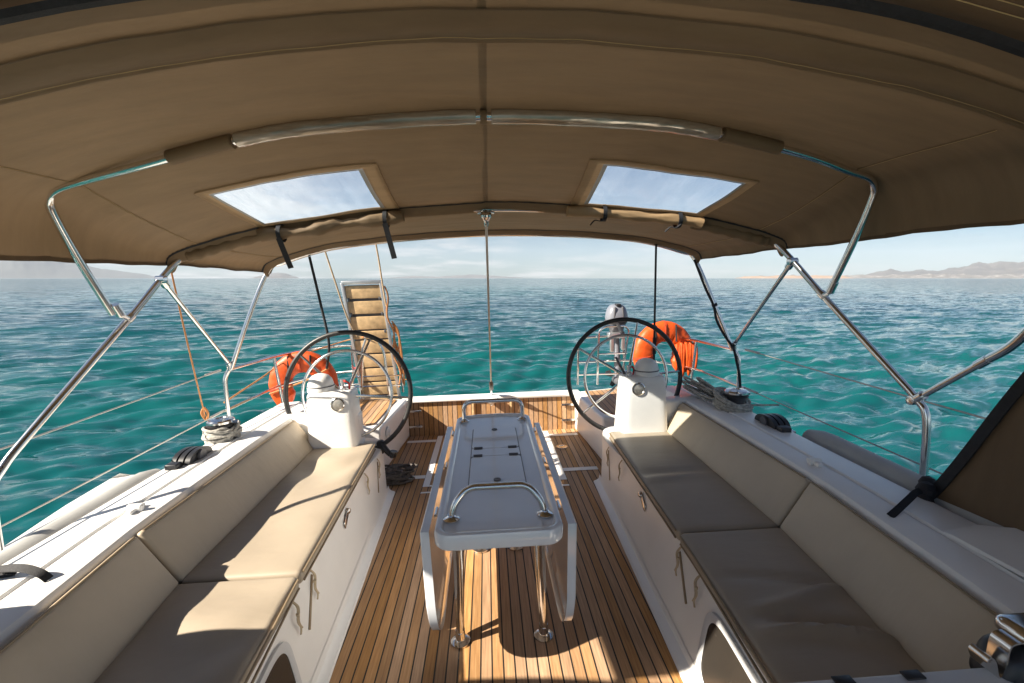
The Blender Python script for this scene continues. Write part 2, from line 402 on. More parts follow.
for sg in (-1, 1):
    side = 'left' if sg < 0 else 'right'
    # locker body: face, top
    mb = MB(); rows = []
    ys = [0.3 + i * (3.12 - 0.3) / 20 for i in range(21)]
    for y in ys:
        x0, x1 = fw(y) + 0.004, lse(y)
        rows.append([V((sg * x0, y, 0.0)), V((sg * lerp(x0, x1, .5), y, 0.1825)), V((sg * x1, y, 0.365)), V((sg * (x1 + 0.006), y, 0.385)), V((sg * (x1 + 0.02), y, 0.39)), V((sg * 1.30, y, 0.39))])
    # rounded aft end
    for a in (20, 45, 70, 90):
        t = math.radians(a); y = 3.12 + 0.10 * math.sin(t); ins = 0.10 * (1 - math.cos(t))
        x0, x1 = fw(3.12) + 0.004 + ins, lse(3.1) + ins
        rows.append([V((sg * x0, y, 0)), V((sg * lerp(x0, x1, .5), y, 0.2)), V((sg * x1, y, 0.40)), V((sg * (x1 + 0.006), y, 0.425)), V((sg * (x1 + 0.02), y, 0.43)), V((sg * 1.30, y, 0.43))])
    x0 = fw(3.12) + 0.104
    rows.append([V((sg * 1.3, 3.221, 0)), V((sg * 1.3, 3.221, .2)), V((sg * 1.3, 3.221, 0.40)), V((sg * 1.3, 3.221, 0.425)), V((sg * 1.3, 3.221, 0.43)), V((sg * 1.3, 3.221, 0.43))])
    mb.grid(rows)
    lk = yacht.part('seat_locker', mb, 'gelcoat')
    # latch, groove lines, lashings
    def face(y, z, out=0.0):
        x0, x1 = fw(y) + 0.004, lse(y)
        return V((sg * (lerp(x0, x1, z / 0.365) - out), y, z))
    mb = MB()
    mb.rbox((0.012, 0.10, 0.035), 0.005, lambda x, y, z: face(2.30 + y, 0.315 + z + y * .35, 0.004 + x * sg * 0 + abs(x)), n=(1, 2, 1), k=2)
    mb.lathe([(0.016, 0), (0.016, 0.012), (0.010, 0.016), (0, 0.016)], face(2.34, 0.335, 0.006), (-sg, 0, 0), 14)
    yacht.part('latch', mb, 'steel', lk)
    for y0, z0, y1, z1 in ((1.80, 0.34, 1.66, 0.20), (2.96, 0.35, 2.90, 0.16)):
        mb = MB(); pts = [face(lerp(y0, y1, t), lerp(z0, z1, t), 0.002) for t in (0, .5, 1)]
        mb.ribbon(pts, 0.014, 0.004, (0, 1, 0)); yacht.part('lid_groove', mb, 'piping', lk)
    for k, (yc, dz, mt) in enumerate(((1.77, 0, 'tan_cord'), (1.58, 0, 'tan_cord'), (2.70, 0, 'tan_cord'), (2.93, 0, 'tan_cord'))):
        mb = MB()
        pts = [face(yc, 0.385, 0.012), face(yc + .012, 0.35, 0.02), face(yc - .01, 0.31, 0.018), face(yc + .008, 0.27, 0.014), face(yc - .004, 0.25, 0.012)]
        mb.tube(catmull(pts, 5), 0.0035, 6); mb.tube(catmull([p + V((0, .012, -.01)) for p in pts[:4]], 5), 0.0028, 6)
        mb.lathe([(0, -.007), (.007, -.003), (.007, .004), (0, .007)], face(yc, 0.33, 0.02), (0, 0, 1), 8)
        yacht.part('lashing_cord', mb, mt, lk)
    # oval recess in the locker face, near the camera
    def oval(yc, zc, a, b, out, n=40, p=4.6):
        pts = []
        for k in range(n):
            t = 2 * PI * k / n; c, s_ = math.cos(t), math.sin(t)
            pts.append(face(yc + a * math.copysign(abs(c) ** (2 / p), c), zc + b * math.copysign(abs(s_) ** (2 / p), s_), out))
        return pts
    yc = 1.24
    mb = MB(); mb.grid([oval(yc, 0.19, 0.255, 0.155, 0.001), oval(yc, 0.19, 0.255, 0.155, 0.012), oval(yc, 0.19, 0.235, 0.137, 0.014), oval(yc, 0.19, 0.225, 0.128, 0.009)], closed_u=True)
    fr = yacht.part('recess_frame', mb, 'gelcoat_grey', lk)
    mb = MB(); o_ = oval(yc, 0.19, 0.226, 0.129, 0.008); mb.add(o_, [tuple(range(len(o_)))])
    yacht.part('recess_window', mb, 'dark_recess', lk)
    # coaming: inner wall behind the cushions, bevel, top with track groove, side deck
    mb = MB(); rows = []
    for i in range(25):
        y = 0.3 + i * (3.55 - 0.3) / 24
        b = 1.0 if y < 3.1 else max(0, 1 - (y - 3.1) / 0.45)
        zt = 0.665 - 0.03 * max(0, (y - 2.6)) - 0.0
        xi = si(min(y, 3.1))
        ox = xi - 1.215
        rows.append([V((sg * (xi + 0.02), y, 0.38)), V((sg * (1.362 + ox), y, zt - 0.034)), V((sg * (1.366 + ox), y, zt - 0.016)), V((sg * (1.376 + ox), y, zt - 0.004)), V((sg * (1.392 + ox), y, zt)),
                     V((sg * (1.475 + ox * .7), y, zt + 0.001)), V((sg * (1.482 + ox * .7), y, zt - 0.007)), V((sg * (1.496 + ox * .7), y, zt - 0.007)), V((sg * (1.502 + ox * .7), y, zt + 0.001)),
                     V((sg * 1.62, y, zt - 0.002)), V((sg * 1.648, y, zt - 0.008)), V((sg * 1.662, y, zt - 0.03)), V((sg * 1.68, y, min(zt - .06, dkz(y)))), V((sg * 1.72, y, dkz(y) - .003)), V((sg * interp(y, stations), y, dkz(y)))])
    mb.grid(rows); yacht.part('coaming', mb, 'gelcoat')
    # rounded grey bulwark along the deck edge
    mb = MB(); pts = []
    for i in range(25):
        y = 0.3 + i * (2.36 - 0.3) / 24; pts.append(V((sg * interp(y, [(.3, 1.735), (1.34, 1.735), (1.725, 1.752), (2.4, 1.77)]), y, 0.612 if sg > 0 else 0.572)))
    mb.tube(pts, [0.072] * 23 + [0.066, 0.045], 20)
    yacht.part('bulwark_rail', mb, 'grey_vinyl')
    # aft deck beyond the coaming, sloping to the stern
    mb = MB(); rows = []
    for y in (3.1, 3.4, 3.8, 4.2, 4.6, 4.9):
        z = dkz(y); xo = interp(y, stations)
        rows.append([V((sg * lerp(1.66, 1.52, min(1, (y - 3.1) / .6)), y, z + .004)), V((sg * (xo - .05), y, z + .002)), V((sg * (xo + .002), y, z - 0.004)), V((sg * (xo + .016), y, z - 0.04)), V((sg * (xo + .024), y, 0.2))])
    mb.grid(rows); yacht.part('side_deck', mb, 'gelcoat')
    # helm seat with teak top
    mb = MB()
    outl = [(0.90, 3.56), (0.83, 4.43), (1.62, 4.62), (1.62, 3.56)]
    P4 = [V((sg * x, y, 0)) for x, y in outl]
    def fm(x, y, z, P4=P4):
        u, w = x + .5, y + .5
        return P4[0] * (1 - u) * (1 - w) + P4[3] * u * (1 - w) + P4[2] * u * w + P4[1] * (1 - u) * w + V((0, 0, z + 0.195))
    mb.rbox((1, 1, 0.39), 0.03, fm, n=(2, 2, 1))
    hs = yacht.part('helm_seat', mb, 'gelcoat')
    mb = MB(); mb.prism([(sg * .97, 3.64, .387), (sg * .93, 4.38, .387), (sg * 1.55, 4.5, .387), (sg * 1.55, 3.64, .387)], (0, 0, 0.014)); yacht.part('teak_top', mb, 'teak_seat', hs)
    mb = MB(); kx = 0.895
    mb.lathe([(0.055, 0), (0.055, 0.010), (0.048, 0.016), (0.03, 0.016), (0.028, 0.03), (0.012, 0.034), (0, 0.034)], (-.883, 3.72, .29) if sg < 0 else (1.0, 3.562, .26), (1, -.1, 0) if sg < 0 else (0, -1, 0), 20)
    yacht.part('vent_knob', mb, 'white_plastic', hs)
    # low bulkhead between seat end and coaming
    mb = MB()
    mb.rbox((0.56, 0.12, 0.34), 0.025, lambda x, y, z: V((sg * (1.20 + x), 3.13 + y, 0.485 + z)), n=(2, 1, 2))
    yacht.part('seat_bulkhead', mb, 'gelcoat')
# transom
mb = MB(); mb.add([(-0.84, 4.44, 0), (0.84, 4.44, 0), (0.84, 4.455, 0.342), (-0.84, 4.455, 0.342)], [(0, 1, 2, 3)])
mb.add([(-0.84, 4.50, 0), (0.84, 4.50, 0), (0.84, 4.50, 0.342), (-0.84, 4.50, 0.342)], [(3, 2, 1, 0)])
tp = yacht.part('transom_panel', mb, 'teak_wall')
mb = MB(); mb.box(-0.90, 0.90, 4.425, 4.56, 0.343, 0.380, 0.012); yacht.part('transom_cap', mb, 'gelcoat', tp)
for x in (-0.19, 0.19):
    mb = MB(); mb.box(x - 0.012, x + 0.012, 4.425, 4.447, 0.02, 0.341, 0.003); yacht.part('transom_post', mb, 'teak_plain', tp)
for sg in (-1, 1):
    for z in (0.10, 0.26):
        mb = MB(); mb.box(sg * 0.70, sg * 0.83, 4.418, 4.438, z - .012, z + .012, 0.004); yacht.part('transom_hinge', mb, 'steel', tp)
# stern platform
mb = MB(); mb.box(-1.78, 1.78, 4.56, 4.95, 0.0, 0.235, 0.03); yacht.part('stern_platform', mb, 'gelcoat')
# cabin bulkhead top at the companionway (bottom right of the view)
mb = MB(); mb.box(0.56, 1.42, 0.72, 0.862, 0.0, 0.646, 0.014, 4); yacht.part('cabin_bulkhead', mb, 'gelcoat_grey')
for x in (0.74, 0.90):
    mb = MB(); mb.box(x - 0.022, x + 0.022, 0.835, 0.858, 0.647, 0.652, 0.002); yacht.part('bulkhead_clip', mb, 'black')
# cabin side rising forward of the right coaming
mb = MB()
mb.prism([(1.50, 1.52, .60), (1.47, 1.30, .665), (1.44, 0.3, .70), (1.70, 0.3, .72), (1.70, 1.3, .672)], (0, 0, 0.012))
yacht.part('cabin_side', mb, 'gelcoat')
# floor drain
mb = MB(); mb.lathe([(0.05, 0.0), (0.05, 0.006), (0.04, 0.008), (0.03, 0.004), (0, 0.004)], (0.62, 3.95, 0.002), seg=18); yacht.part('floor_drain', mb, 'steel')

# ------------------------------------------------------------------ cushions
def wr_right(u, w):
    s = 0
    for c, a, ph in ((0.30, 0.022, .1), (0.40, -0.018, .2), (0.50, 0.016, -.2), (.60, -.010, .1)):
        d = w - c - 0.05 * math.sin(3 * u + ph * 9); s += 1.7 * a * math.exp(-(d / 0.028) ** 2) * (0.3 + u)
    return s
def wr_left(u, w):
    return 0.010 * math.sin(22 * w + 3 * math.sin(3 * u)) * math.exp(-((w - 0.75) / 0.2) ** 2) + 0.004 * math.sin(14 * w + 5 * u)
ends = {-1: (0.55, 1.645, 3.06), 1: (0.90, 1.775, 3.065)}
seat_lab = {(-1, 0): 'beige seat cushion at the near end of the sunny left bench, half in shadow',
            (-1, 1): 'sunlit beige seat cushion on the left bench, ending at the left helm pedestal',
            (1, 0): 'wrinkled shaded seat cushion at the near end of the right bench',
            (1, 1): 'dark shaded seat cushion on the right bench ending at the right helm pedestal'}
back_lab = {(-1, 0): 'shaded backrest cushion along the left coaming nearest the camera',
            (-1, 1): 'backrest cushion on the left coaming reaching aft to the left helm pedestal',
            (1, 0): 'large backrest cushion on the right coaming at the near end by the chrome bracket',
            (1, 1): 'tan backrest cushion on the right coaming below the right winch, far one of the two'}
for sg in (-1, 1):
    y0, y1, y2 = ends[sg]
    for k, (a, b) in enumerate(((y0, y1 - 0.006), (y1 + 0.006, y2))):
        t = Thing('seat_cushion', (sg * (se(a) + si(a)) / 2, (a + b) / 2, 0.39), seat_lab[(sg, k)], 'cushion', 'seat cushions on the side benches')
        za = 0.452
        c4 = [V((se(a) - .012, a, za)), V((si(a) + .01, a, za)), V((si(b) + .01, b, za)), V((se(b) - .012, b, za))]
        fix = lambda q: [V((sg * p.x, p.y, p.z)) for p in (q if sg > 0 else [q[1], q[0], q[3], q[2]])]
        f1 = (wr_right if k == 0 else (lambda u, w: 0.014 * math.exp(-((w - .38 - .03 * u) / .03) ** 2) * (1 - .6 * u) - .012 * math.exp(-((w - .44) / .03) ** 2))) if sg > 0 else wr_left
        ny = 44
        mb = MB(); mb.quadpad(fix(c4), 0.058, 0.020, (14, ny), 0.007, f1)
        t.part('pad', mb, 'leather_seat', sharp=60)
        # edge welt along the footwell side, slightly darker fabric band
        pts = [V((sg * (se(lerp(a, b, i / 12)) - .0135), lerp(a + .02, b - .02, i / 12), za - 0.010)) for i in range(13)]
        mb = MB(); mb.tube(pts, 0.0045, 8); pts2 = [p + V((0, 0, -0.034)) for p in pts]; mb.tube(pts2, 0.0045, 8)
        t.part('piping', mb, 'piping')
        # backrest
        t = Thing('back_cushion', (sg * si(a), (a + b) / 2, 0.44), back_lab[(sg, k)], 'cushion', 'backrest cushions on the side benches')
        zt = 0.655
        lo_a, lo_b = V((si(a) - .012, a, 0.446)), V((si(b) - .012, b if k == 0 else b - .015, 0.446))
        hi_a, hi_b = V((si(a) + 0.122, a, zt)), V((si(b) + 0.122, b, zt - 0.012 * k))
        c4 = [lo_b, lo_a, hi_a, hi_b]
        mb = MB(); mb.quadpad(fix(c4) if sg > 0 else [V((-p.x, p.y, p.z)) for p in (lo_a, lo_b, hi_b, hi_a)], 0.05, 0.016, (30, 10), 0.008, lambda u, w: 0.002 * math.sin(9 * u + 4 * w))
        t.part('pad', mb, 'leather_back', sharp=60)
        off = V((0.0015, 0, -.005))
        p_ = [V((sg * (q.x + off.x), q.y, q.z + off.z)) for q in (hi_a.lerp(hi_b, .015), hi_a.lerp(hi_b, .5), hi_a.lerp(hi_b, .985))]
        mb = MB(); mb.tube(p_, 0.004, 8); t.part('piping', mb, 'piping')

# ------------------------------------------------------------------ cockpit table
tb = Thing('cockpit_table', (0, 2.1, 0), 'grey white folding cockpit table with steel grab bars standing on the teak sole', 'table')
TY0, TY1, TW, TZ = 1.445, 2.80, 0.228, 0.68
def toutline(ins, z, n=10):
    """table outline, rounded corners, bowed far end"""
    w = TW - ins; r = 0.06 - ins * .6; y0, y1 = TY0 + ins, TY1 - ins
    pts = []
    for cx, cy, a0 in ((w - r, y0 + r, -90), (w - r, y1 - r, 0), (-(w - r), y1 - r, 90), (-(w - r), y0 + r, 180)):
        for i in range(n + 1):
            a = math.radians(a0 + 90 * i / n); x = cx + r * math.cos(a); y = cy + r * math.sin(a)
            if cy > 2: y += 0.035 * (1 - (x / w) ** 2)
            pts.append(V((x, y, z)))
        if a0 == 0:
            for i in range(1, 8):
                x = lerp(w - r, -(w - r), i / 8); pts.append(V((x, y1 + 0.035 * (1 - (x / w) ** 2), z)))
    return pts
mb = MB()
rings = [toutline(0.03, TZ - 0.055), toutline(0.006, TZ - 0.05), toutline(0.0, TZ - 0.04), toutline(0.0, TZ - .004), toutline(0.004, TZ + 0.006), toutline(0.010, TZ + 0.009), toutline(0.020, TZ + .009), toutline(0.027, TZ + .004), toutline(0.033, TZ - .003)]
mb.grid(rings, closed_u=True); n_ = len(rings[0]); o_ = len(mb.v) - n_
mb.f.append(tuple(o_ + i for i in range(n_))); mb.f.append(tuple(reversed(range(n_))))
tb.part('tabletop', mb, 'table_top')
mb = MB(); mb.rbox((0.30, 1.05, 0.10), 0.02, lambda x, y, z: V((x, 2.25 + y, 0.575 + z)), n=(1, 1, 1)); tb.part('storage_box', mb, 'table_top')
# lids with a seam groove
def rrect(x0, x1, y0, y1, r, z, n=6):
    pts = []
    for cx, cy, a0 in ((x1 - r, y0 + r, -90), (x1 - r, y1 - r, 0), (x0 + r, y1 - r, 90), (x0 + r, y0 + r, 180)):
        for i in range(n + 1):
            a = math.radians(a0 + 90 * i / n); pts.append(V((cx + r * math.cos(a), cy + r * math.sin(a), z)))
    return pts
def plate(x0, x1, y0, y1, r, z0, z1, e=.003):
    m = MB(); rg = [rrect(x0, x1, y0, y1, r, z0), rrect(x0, x1, y0, y1, r, z1 - e), rrect(x0 + e, x1 - e, y0 + e, y1 - e, r - e, z1)]
    m.grid(rg, closed_u=True); k = len(rg[0]); m.f.append(tuple(2 * k + i for i in range(k))); return m
tb.part('lid_seam', plate(-0.1225, 0.1285, 1.7995, 2.5855, 0.035, TZ - .003, TZ - .0012, .0006), 'dark_grey')
for (a, b) in ((1.804, 2.145), (2.148, 2.245), (2.248, 2.581)):
    tb.part('lid', plate(-0.118, 0.124, a, b, 0.03 if b - a > .2 else .004, TZ - .002, TZ + 0.003, .0015), 'table_top')
for x in (-0.085, 0.09):
    for y in (2.147, 2.247):
        mb = MB(); mb.box(x - .022, x + .022, y - .012, y + .012, TZ + .002, TZ + .008, .002); mb.tube([(x - .022, y, TZ + .007), (x + .022, y, TZ + .007)], .004, 8); tb.part('hinge', mb, 'dark_grey')
for y in (1.87, 2.53):
    mb = MB(); mb.lathe([(0.016, 0), (0.016, .004), (.010, .005), (0, .002)], (0.003, y, TZ + .003), seg=16); tb.part('finger_pull', mb, 'dark_grey')
for y, h, w in ((1.568, 0.105, 0.172), (2.715, 0.125, 0.178)):
    mb = MB()
    mb.tube(fillet([(-w, y, TZ - .01), (-w - .002, y, TZ + h), (w + .002, y, TZ + h), (w, y, TZ - .01)] if y > 2 else [(-w, y, TZ - .01), (-w + .01, y + .01, TZ + .05), (-w + .06, y + .03, TZ + h), (w - .06, y + .03, TZ + h), (w - .01, y + .01, TZ + .05), (w, y, TZ - .01)], 0.09, 8), 0.0125, 14)
    gb = tb.part('grab_bar', mb, 'steel')
    for sx in (-1, 1):
        mb = MB(); mb.lathe([(0.03, 0), (0.03, .005), (.018, .012), (.014, .02)], (sx * w, y, TZ - .001), seg=18); tb.part('flange', mb, 'steel', gb)
for sg in (-1, 1):
    mb = MB()
    out = []
    y0, y1, zt, zb, r = 1.50, 2.70, 0.664, 0.185, 0.20
    out += [(zt, y0 + .02)] + [(zb + r - r * math.sin(math.radians(a)), y0 + r - r * math.cos(math.radians(a))) for a in range(0, 91, 10)]
    out += [(zb + r - r * math.cos(math.radians(a)), y1 - r + r * math.sin(math.radians(a))) for a in range(0, 91, 10)] + [(zt, y1 - .02)]
    def leaf(x, ins=0.0):
        c_y, c_z = (y0 + y1) / 2, (zt + zb) / 2
        pts = []
        for z, y in out:
            yy = y + (ins if y < c_y else -ins); zz = z + (ins if z < c_z else -ins)
            pts.append(V((sg * (x - 0.018 * (1 - (z - zb) / (zt - zb))), yy, zz)))
        return pts
    rg = [leaf(0.252, .005), leaf(0.249, 0), leaf(0.249, 0), leaf(0.278, 0), leaf(0.282, .005)]
    mb.grid(rg, closed_u=True); k = len(rg[0])
    mb.f.append(tuple(range(k))); mb.f.append(tuple(reversed(range(4 * k, 5 * k))))
    tb.part('folding_leaf', mb, 'table_top')
    for y in (1.66, 2.1, 2.55):
        mb = MB(); mb.tube([(sg * .238, y - .03, .664), (sg * .238, y + .03, .664)], .006, 8); tb.part('leaf_hinge', mb, 'steel')
    mb = MB()
    mb.tube(fillet([(sg * 0.175, 1.765, 0.628), (sg * 0.18, 1.768, 0.05), (sg * 0.18, 1.80, 0.03), (sg * 0.165, 1.93, 0.628)], 0.03, 6), 0.0165, 14)
    lg = tb.part('leg', mb, 'steel')
    mb = MB(); mb.lathe([(0.042, 0.001), (0.042, .008), (.034, .014), (.022, .018), (.02, .06), (0.0, .06)], (sg * 0.18, 1.775, 0), seg=20); tb.part('foot', mb, 'steel', lg)
    mb = MB(); mb.tube([(sg * .10, 2.45, 0.54), (sg * .10, 2.45, .005)], 0.022, 14); mb.lathe([(.05, 0.001), (.05, .01), (.025, .02)], (sg * .10, 2.45, 0), seg=18)
    tb.part('leg', mb, 'steel')

# ------------------------------------------------------------------ helm pedestals and wheels
def superloop(cx, cy, a, b, z, n=36, p=6.5):
    pts = []
    for k in range(n):
        t = 2 * PI * k / n; c, s_ = math.cos(t), math.sin(t)
        pts.append(V((cx + a * math.copysign(abs(c) ** (2 / p), c), cy + b * math.copysign(abs(s_) ** (2 / p), s_), z)))
    return pts
for sg in (-1, 1):
    side = 'left' if sg < 0 else 'right'
    dz = -0.035 if sg < 0 else -0.018
    cx = 1.055 if sg > 0 else -1.085
    t = Thing('helm_pedestal', (cx, 3.06, 0.42), {-1: 'sunlit white helm pedestal with compass dome at the end of the left bench', 1: 'white helm pedestal with compass dome at the end of the right bench'}[sg], 'helm pedestal', 'twin helm pedestals')
    mb = MB(); top = 0.865 + dz
    rings = [superloop(cx, 3.10, 0.172, 0.125, 0.30), superloop(cx, 3.10, 0.168, 0.120, 0.45), superloop(cx, 3.095, 0.158, 0.112, 0.62), superloop(cx, 3.09, 0.150, 0.100, 0.80),
             superloop(cx, 3.09, 0.147, 0.097, top - .02), superloop(cx, 3.09, 0.140, 0.090, top - .005), superloop(cx, 3.09, 0.126, 0.076, top)]
    mb.grid(rings, closed_u=True); k = len(rings[0]); o_ = 6 * k; mb.f.append(tuple(o_ + i for i in range(k)))
    t.part('body', mb, 'gelcoat', sharp=50)
    gx = cx - 0.055 if sg > 0 else cx + 0.06
    mb = MB(); mb.lathe([(0.046, -.03), (0.046, 0.008), (0.040, 0.012), (0.036, 0.006), (0, 0.006)], (gx, 2.990, 0.785 + dz), (0, -1, 0.06), 28)
    g = t.part('gauge', mb, 'steel')
    mb = MB(); mb.lathe([(0.036, 0), (0.02, .004), (0, .005)], (gx, 2.983, 0.785 + dz), (0, -1, 0.06), 24); t.part('gauge_glass', mb, 'gauge', g)
    dx = cx + 0.035 if sg > 0 else cx - 0.075
    mb = MB()
    mb.lathe([(0.088, 0), (0.088, .03), (0.086, .034), (0.084, .036), (0.083, .05), (0.074, .08), (0.055, .102), (0.028, .114), (0, .118)], (dx, 3.09, top - .004), seg=28)
    d = t.part('compass_dome', mb, 'white_plastic')
    mb = MB(); mb.lathe([(0.0885, 0), (0.0895, .003), (0.0885, .006)], (dx, 3.09, top + .028), seg=28); t.part('dome_seam', mb, 'dark_grey', d)
    mb = MB()
    lx = cx - 0.10 if sg > 0 else cx + 0.08
    mb.lathe([(0.02, 0), (.02, .02), (.012, .03), (.012, .05), (.016, .055), (.016, .075), (0, .08)], (lx, 3.06, top - .003), seg=14)
    t.part('control_knob', mb, 'alu')
    mb = MB(); lx2 = lx + 0.035
    mb.tube(catmull([(lx2, 3.08, top - .01), (lx2 + .004, 3.07, top + .04), (lx2 - .01, 3.05, top + .06)], 5), .006, 8); mb.lathe([(0, -.012), (.012, 0), (0, .012)], (lx2 - .012, 3.048, top + .062), seg=10)
    t.part('control_lever', mb, 'red')
    # throttle stalk
    if sg > 0:
        mb = MB(); mb.tube([(cx - .10, 3.12, top - .02), (cx - .17, 3.14, top + .12)], [.010, .008], 10); t.part('throttle_lever', mb, 'dark_grey')
    # wheel
    wc = V((0.985 if sg > 0 else -1.005, 3.25 if sg > 0 else 3.17, 0.80 if sg > 0 else 0.775)); R = 0.434 if sg > 0 else 0.445
    tilt = math.radians(6)
    axis = V((0, -math.cos(tilt), math.sin(tilt))); ex = V((1, 0, 0)); ez = axis.cross(ex) * -1
    if ez.z < 0: ez = -ez
    w = Thing('steering_wheel', wc, {-1: 'big black rimmed steering wheel behind the left helm pedestal, gangway seen through it', 1: 'big black rimmed steering wheel behind the right helm pedestal, outboard motor above it'}[sg], 'steering wheel', 'twin steering wheels')
    circ = lambda r, d, n=72: [wc + axis * d + (ex * math.cos(2 * PI * i / n) + ez * math.sin(2 * PI * i / n)) * r for i in range(n)]
    mb = MB(); mb.tube(circ(R - .014, 0), 0.0165, 14, closed=True); w.part('rim', mb, 'rim')
    mb = MB(); mb.tube(circ(0.305, 0.03), 0.0105, 12, closed=True); w.part('inner_ring', mb, 'steel')
    a0 = 75 if sg > 0 else 66
    for i in range(5):
        a = math.radians(a0 + 72 * i); dr = ex * math.cos(a) + ez * math.sin(a)
        mb = MB(); mb.tube([wc + axis * 0.07 + dr * 0.03, wc + axis * 0.045 + dr * 0.2, wc + axis * 0.004 + dr * (R - .02)], [0.012, 0.010, 0.008], 10)
        w.part('spoke', mb, 'steel')
    mb = MB(); mb.lathe([(0.0, .09), (.03, .088), (.045, .075), (.05, .05), (.05, .03), (.028, .02), (.026, -.02), (0.02, -.06)], wc, axis, 22); w.part('hub', mb, 'steel')
    mb = MB(); mb.tube([wc + V((0, 0, 0)), V((wc.x, 3.09, wc.z))], .024, 14); w.part('shaft', mb, 'steel')

# ------------------------------------------------------------------ bimini
# per station: centre->edge list of (u, y, z) with x = u*XM ; then the skirt
ST = [  # t, XM, [(u,y,z)...]
    (0.00, 1.84, [(0, 1.12, 2.222), (.28, 1.12, 2.202), (.5, 1.12, 2.150), (.72, 1.12, 2.055), (.87, 1.12, 1.965), (.945, 1.12, 1.90), (.985, 1.13, 1.81), (1.0, 1.14, 1.69)]),
    (0.55, 1.83, [(0, 1.33, 2.208), (.31, 1.33, 2.178), (.5, 1.33, 2.130), (.70, 1.33, 2.062), (.86, 1.33, 1.982), (.94, 1.33, 1.91), (.985, 1.36, 1.81), (1.0, 1.38, 1.69)]),
    (1.0, 1.79, [(0, 1.80, 2.172), (.324, 1.81, 2.150), (.503, 1.83, 2.116), (.726, 1.88, 2.042), (.865, 1.925, 1.975), (.945, 1.955, 1.915), (.985, 1.975, 1.82), (1.0, 1.99, 1.675)]),
    (2.0, 1.670, [(0, 2.74, 1.976), (.36, 2.71, 1.942), (.55, 2.69, 1.903), (.73, 2.65, 1.860), (.90, 2.59, 1.775), (.955, 2.565, 1.742), (.99, 2.54, 1.71), (1.0, 2.53, 1.668)]),
    (3.0, 1.60, [(0, 3.50, 1.902), (.37, 3.50, 1.882), (.55, 3.495, 1.858), (.72, 3.49, 1.828), (.90, 3.475, 1.757), (.95, 3.47, 1.728), (.985, 3.46, 1.695), (1.0, 3.455, 1.642)]),
    (3.06, 1.60, [(0, 3.545, 1.880), (.37, 3.545, 1.860), (.55, 3.54, 1.836), (.72, 3.535, 1.806), (.90, 3.52, 1.735), (.95, 3.51, 1.706), (.985, 3.50, 1.675), (1.0, 3.49, 1.63)]),
]
def prof(st, q):
    """point at parameter q in [0,1] centre->edge by index (smooth)"""
    pts = st[2]; n = len(pts) - 1; f = q * n; i = min(int(f), n - 1); t = f - i
    g = lambda k: V(pts[min(max(k, 0), n)]) if k >= 0 else V((-pts[-k][0], pts[-k][1], pts[-k][2]))
    p0, p1, p2, p3 = g(i - 1), g(i), g(i + 1), g(i + 2)
    return 0.5 * ((2 * p1) + (p2 - p0) * t + (2 * p0 - 5 * p1 + 4 * p2 - p3) * t * t + (3 * p1 - p0 - 3 * p2 + p3) * t ** 3)
def canopy(q, t, down=0.0):
    """canvas point: q in [-1,1] across, t along"""
    s_ = abs(q); sg = -1 if q < 0 else 1
    i = 0
    while i < len(ST) - 2 and t > ST[i + 1][0]: i += 1
    k = (t - ST[i][0]) / (ST[i + 1][0] - ST[i][0])
    g = lambda j: ST[min(max(j, 0), len(ST) - 1)]
    A, B, C_, D = (V((g(j)[1] * prof(g(j), s_).x, prof(g(j), s_).y, prof(g(j), s_).z)) for j in (i - 1, i, i + 1, i + 2))
    lin = B.lerp(C_, k)
    sag = 0.0
    if 1 <= t <= 3: sag = -0.020 * math.sin(PI * (t % 1.0)) * (1 - s_ ** 2)
    wv = 0.008 * mnoise.noise((lin.x * 2.2 * sg, lin.y * 3.0, 3.3 + sg)) + 0.0035 * mnoise.noise((lin.x * 9 * sg, lin.y * 5, 1.7))
    if s_ > .8: wv += 0.007 * mnoise.noise((lin.y * 9 + lin.x * 3, sg * 3.0, 0.3)) * min(1, (s_ - .8) * 8)
    return V((sg * lin.x, lin.y, lin.z + sag + wv - down))
SKQ = (0.118, 0.425); SKT = (1.36, 1.93)      # skylight extent in q and t
qs = sorted(set([round(-1 + i * 0.025, 4) for i in range(81)] + [s * v for s in (-1, 1) for v in SKQ]))
qs = [q for q in qs if not any(0 < abs(abs(q) - v) < 0.012 for v in SKQ)]
ts = sorted(set([0, .1, .2, .3, .42, .55, .66, .78, .9] + [round(1 + i * 0.05, 3) for i in range(41)] + [3.03, 3.06] + list(SKT)))
ts = [t for t in ts if not any(0 < abs(t - v) < 0.02 for v in SKT)]
bim = Thing('bimini_top', (0, 2.3, 0.55), 'brown canvas bimini on arched steel bows over the cockpit, with two clear skylights', 'bimini awning')
def cut(keep):
    mb = MB(); idx = {}
    def vid(i, j):
        if (i, j) not in idx: idx[(i, j)] = len(mb.v); mb.v.append(canopy(qs[j], ts[i]))
        return idx[(i, j)]
    for i in range(len(ts) - 1):
        for j in range(len(qs) - 1):
            qm, tm = (qs[j] + qs[j + 1]) / 2, (ts[i] + ts[i + 1]) / 2
            ins = SKQ[0] < abs(qm) < SKQ[1] and SKT[0] < tm < SKT[1]
            if keep(ins, qm): mb.f.append((vid(i, j), vid(i, j + 1), vid(i + 1, j + 1), vid(i + 1, j)))
    return mb
bim.part('canopy', cut(lambda i, q: not i), 'canvas', sharp=80)
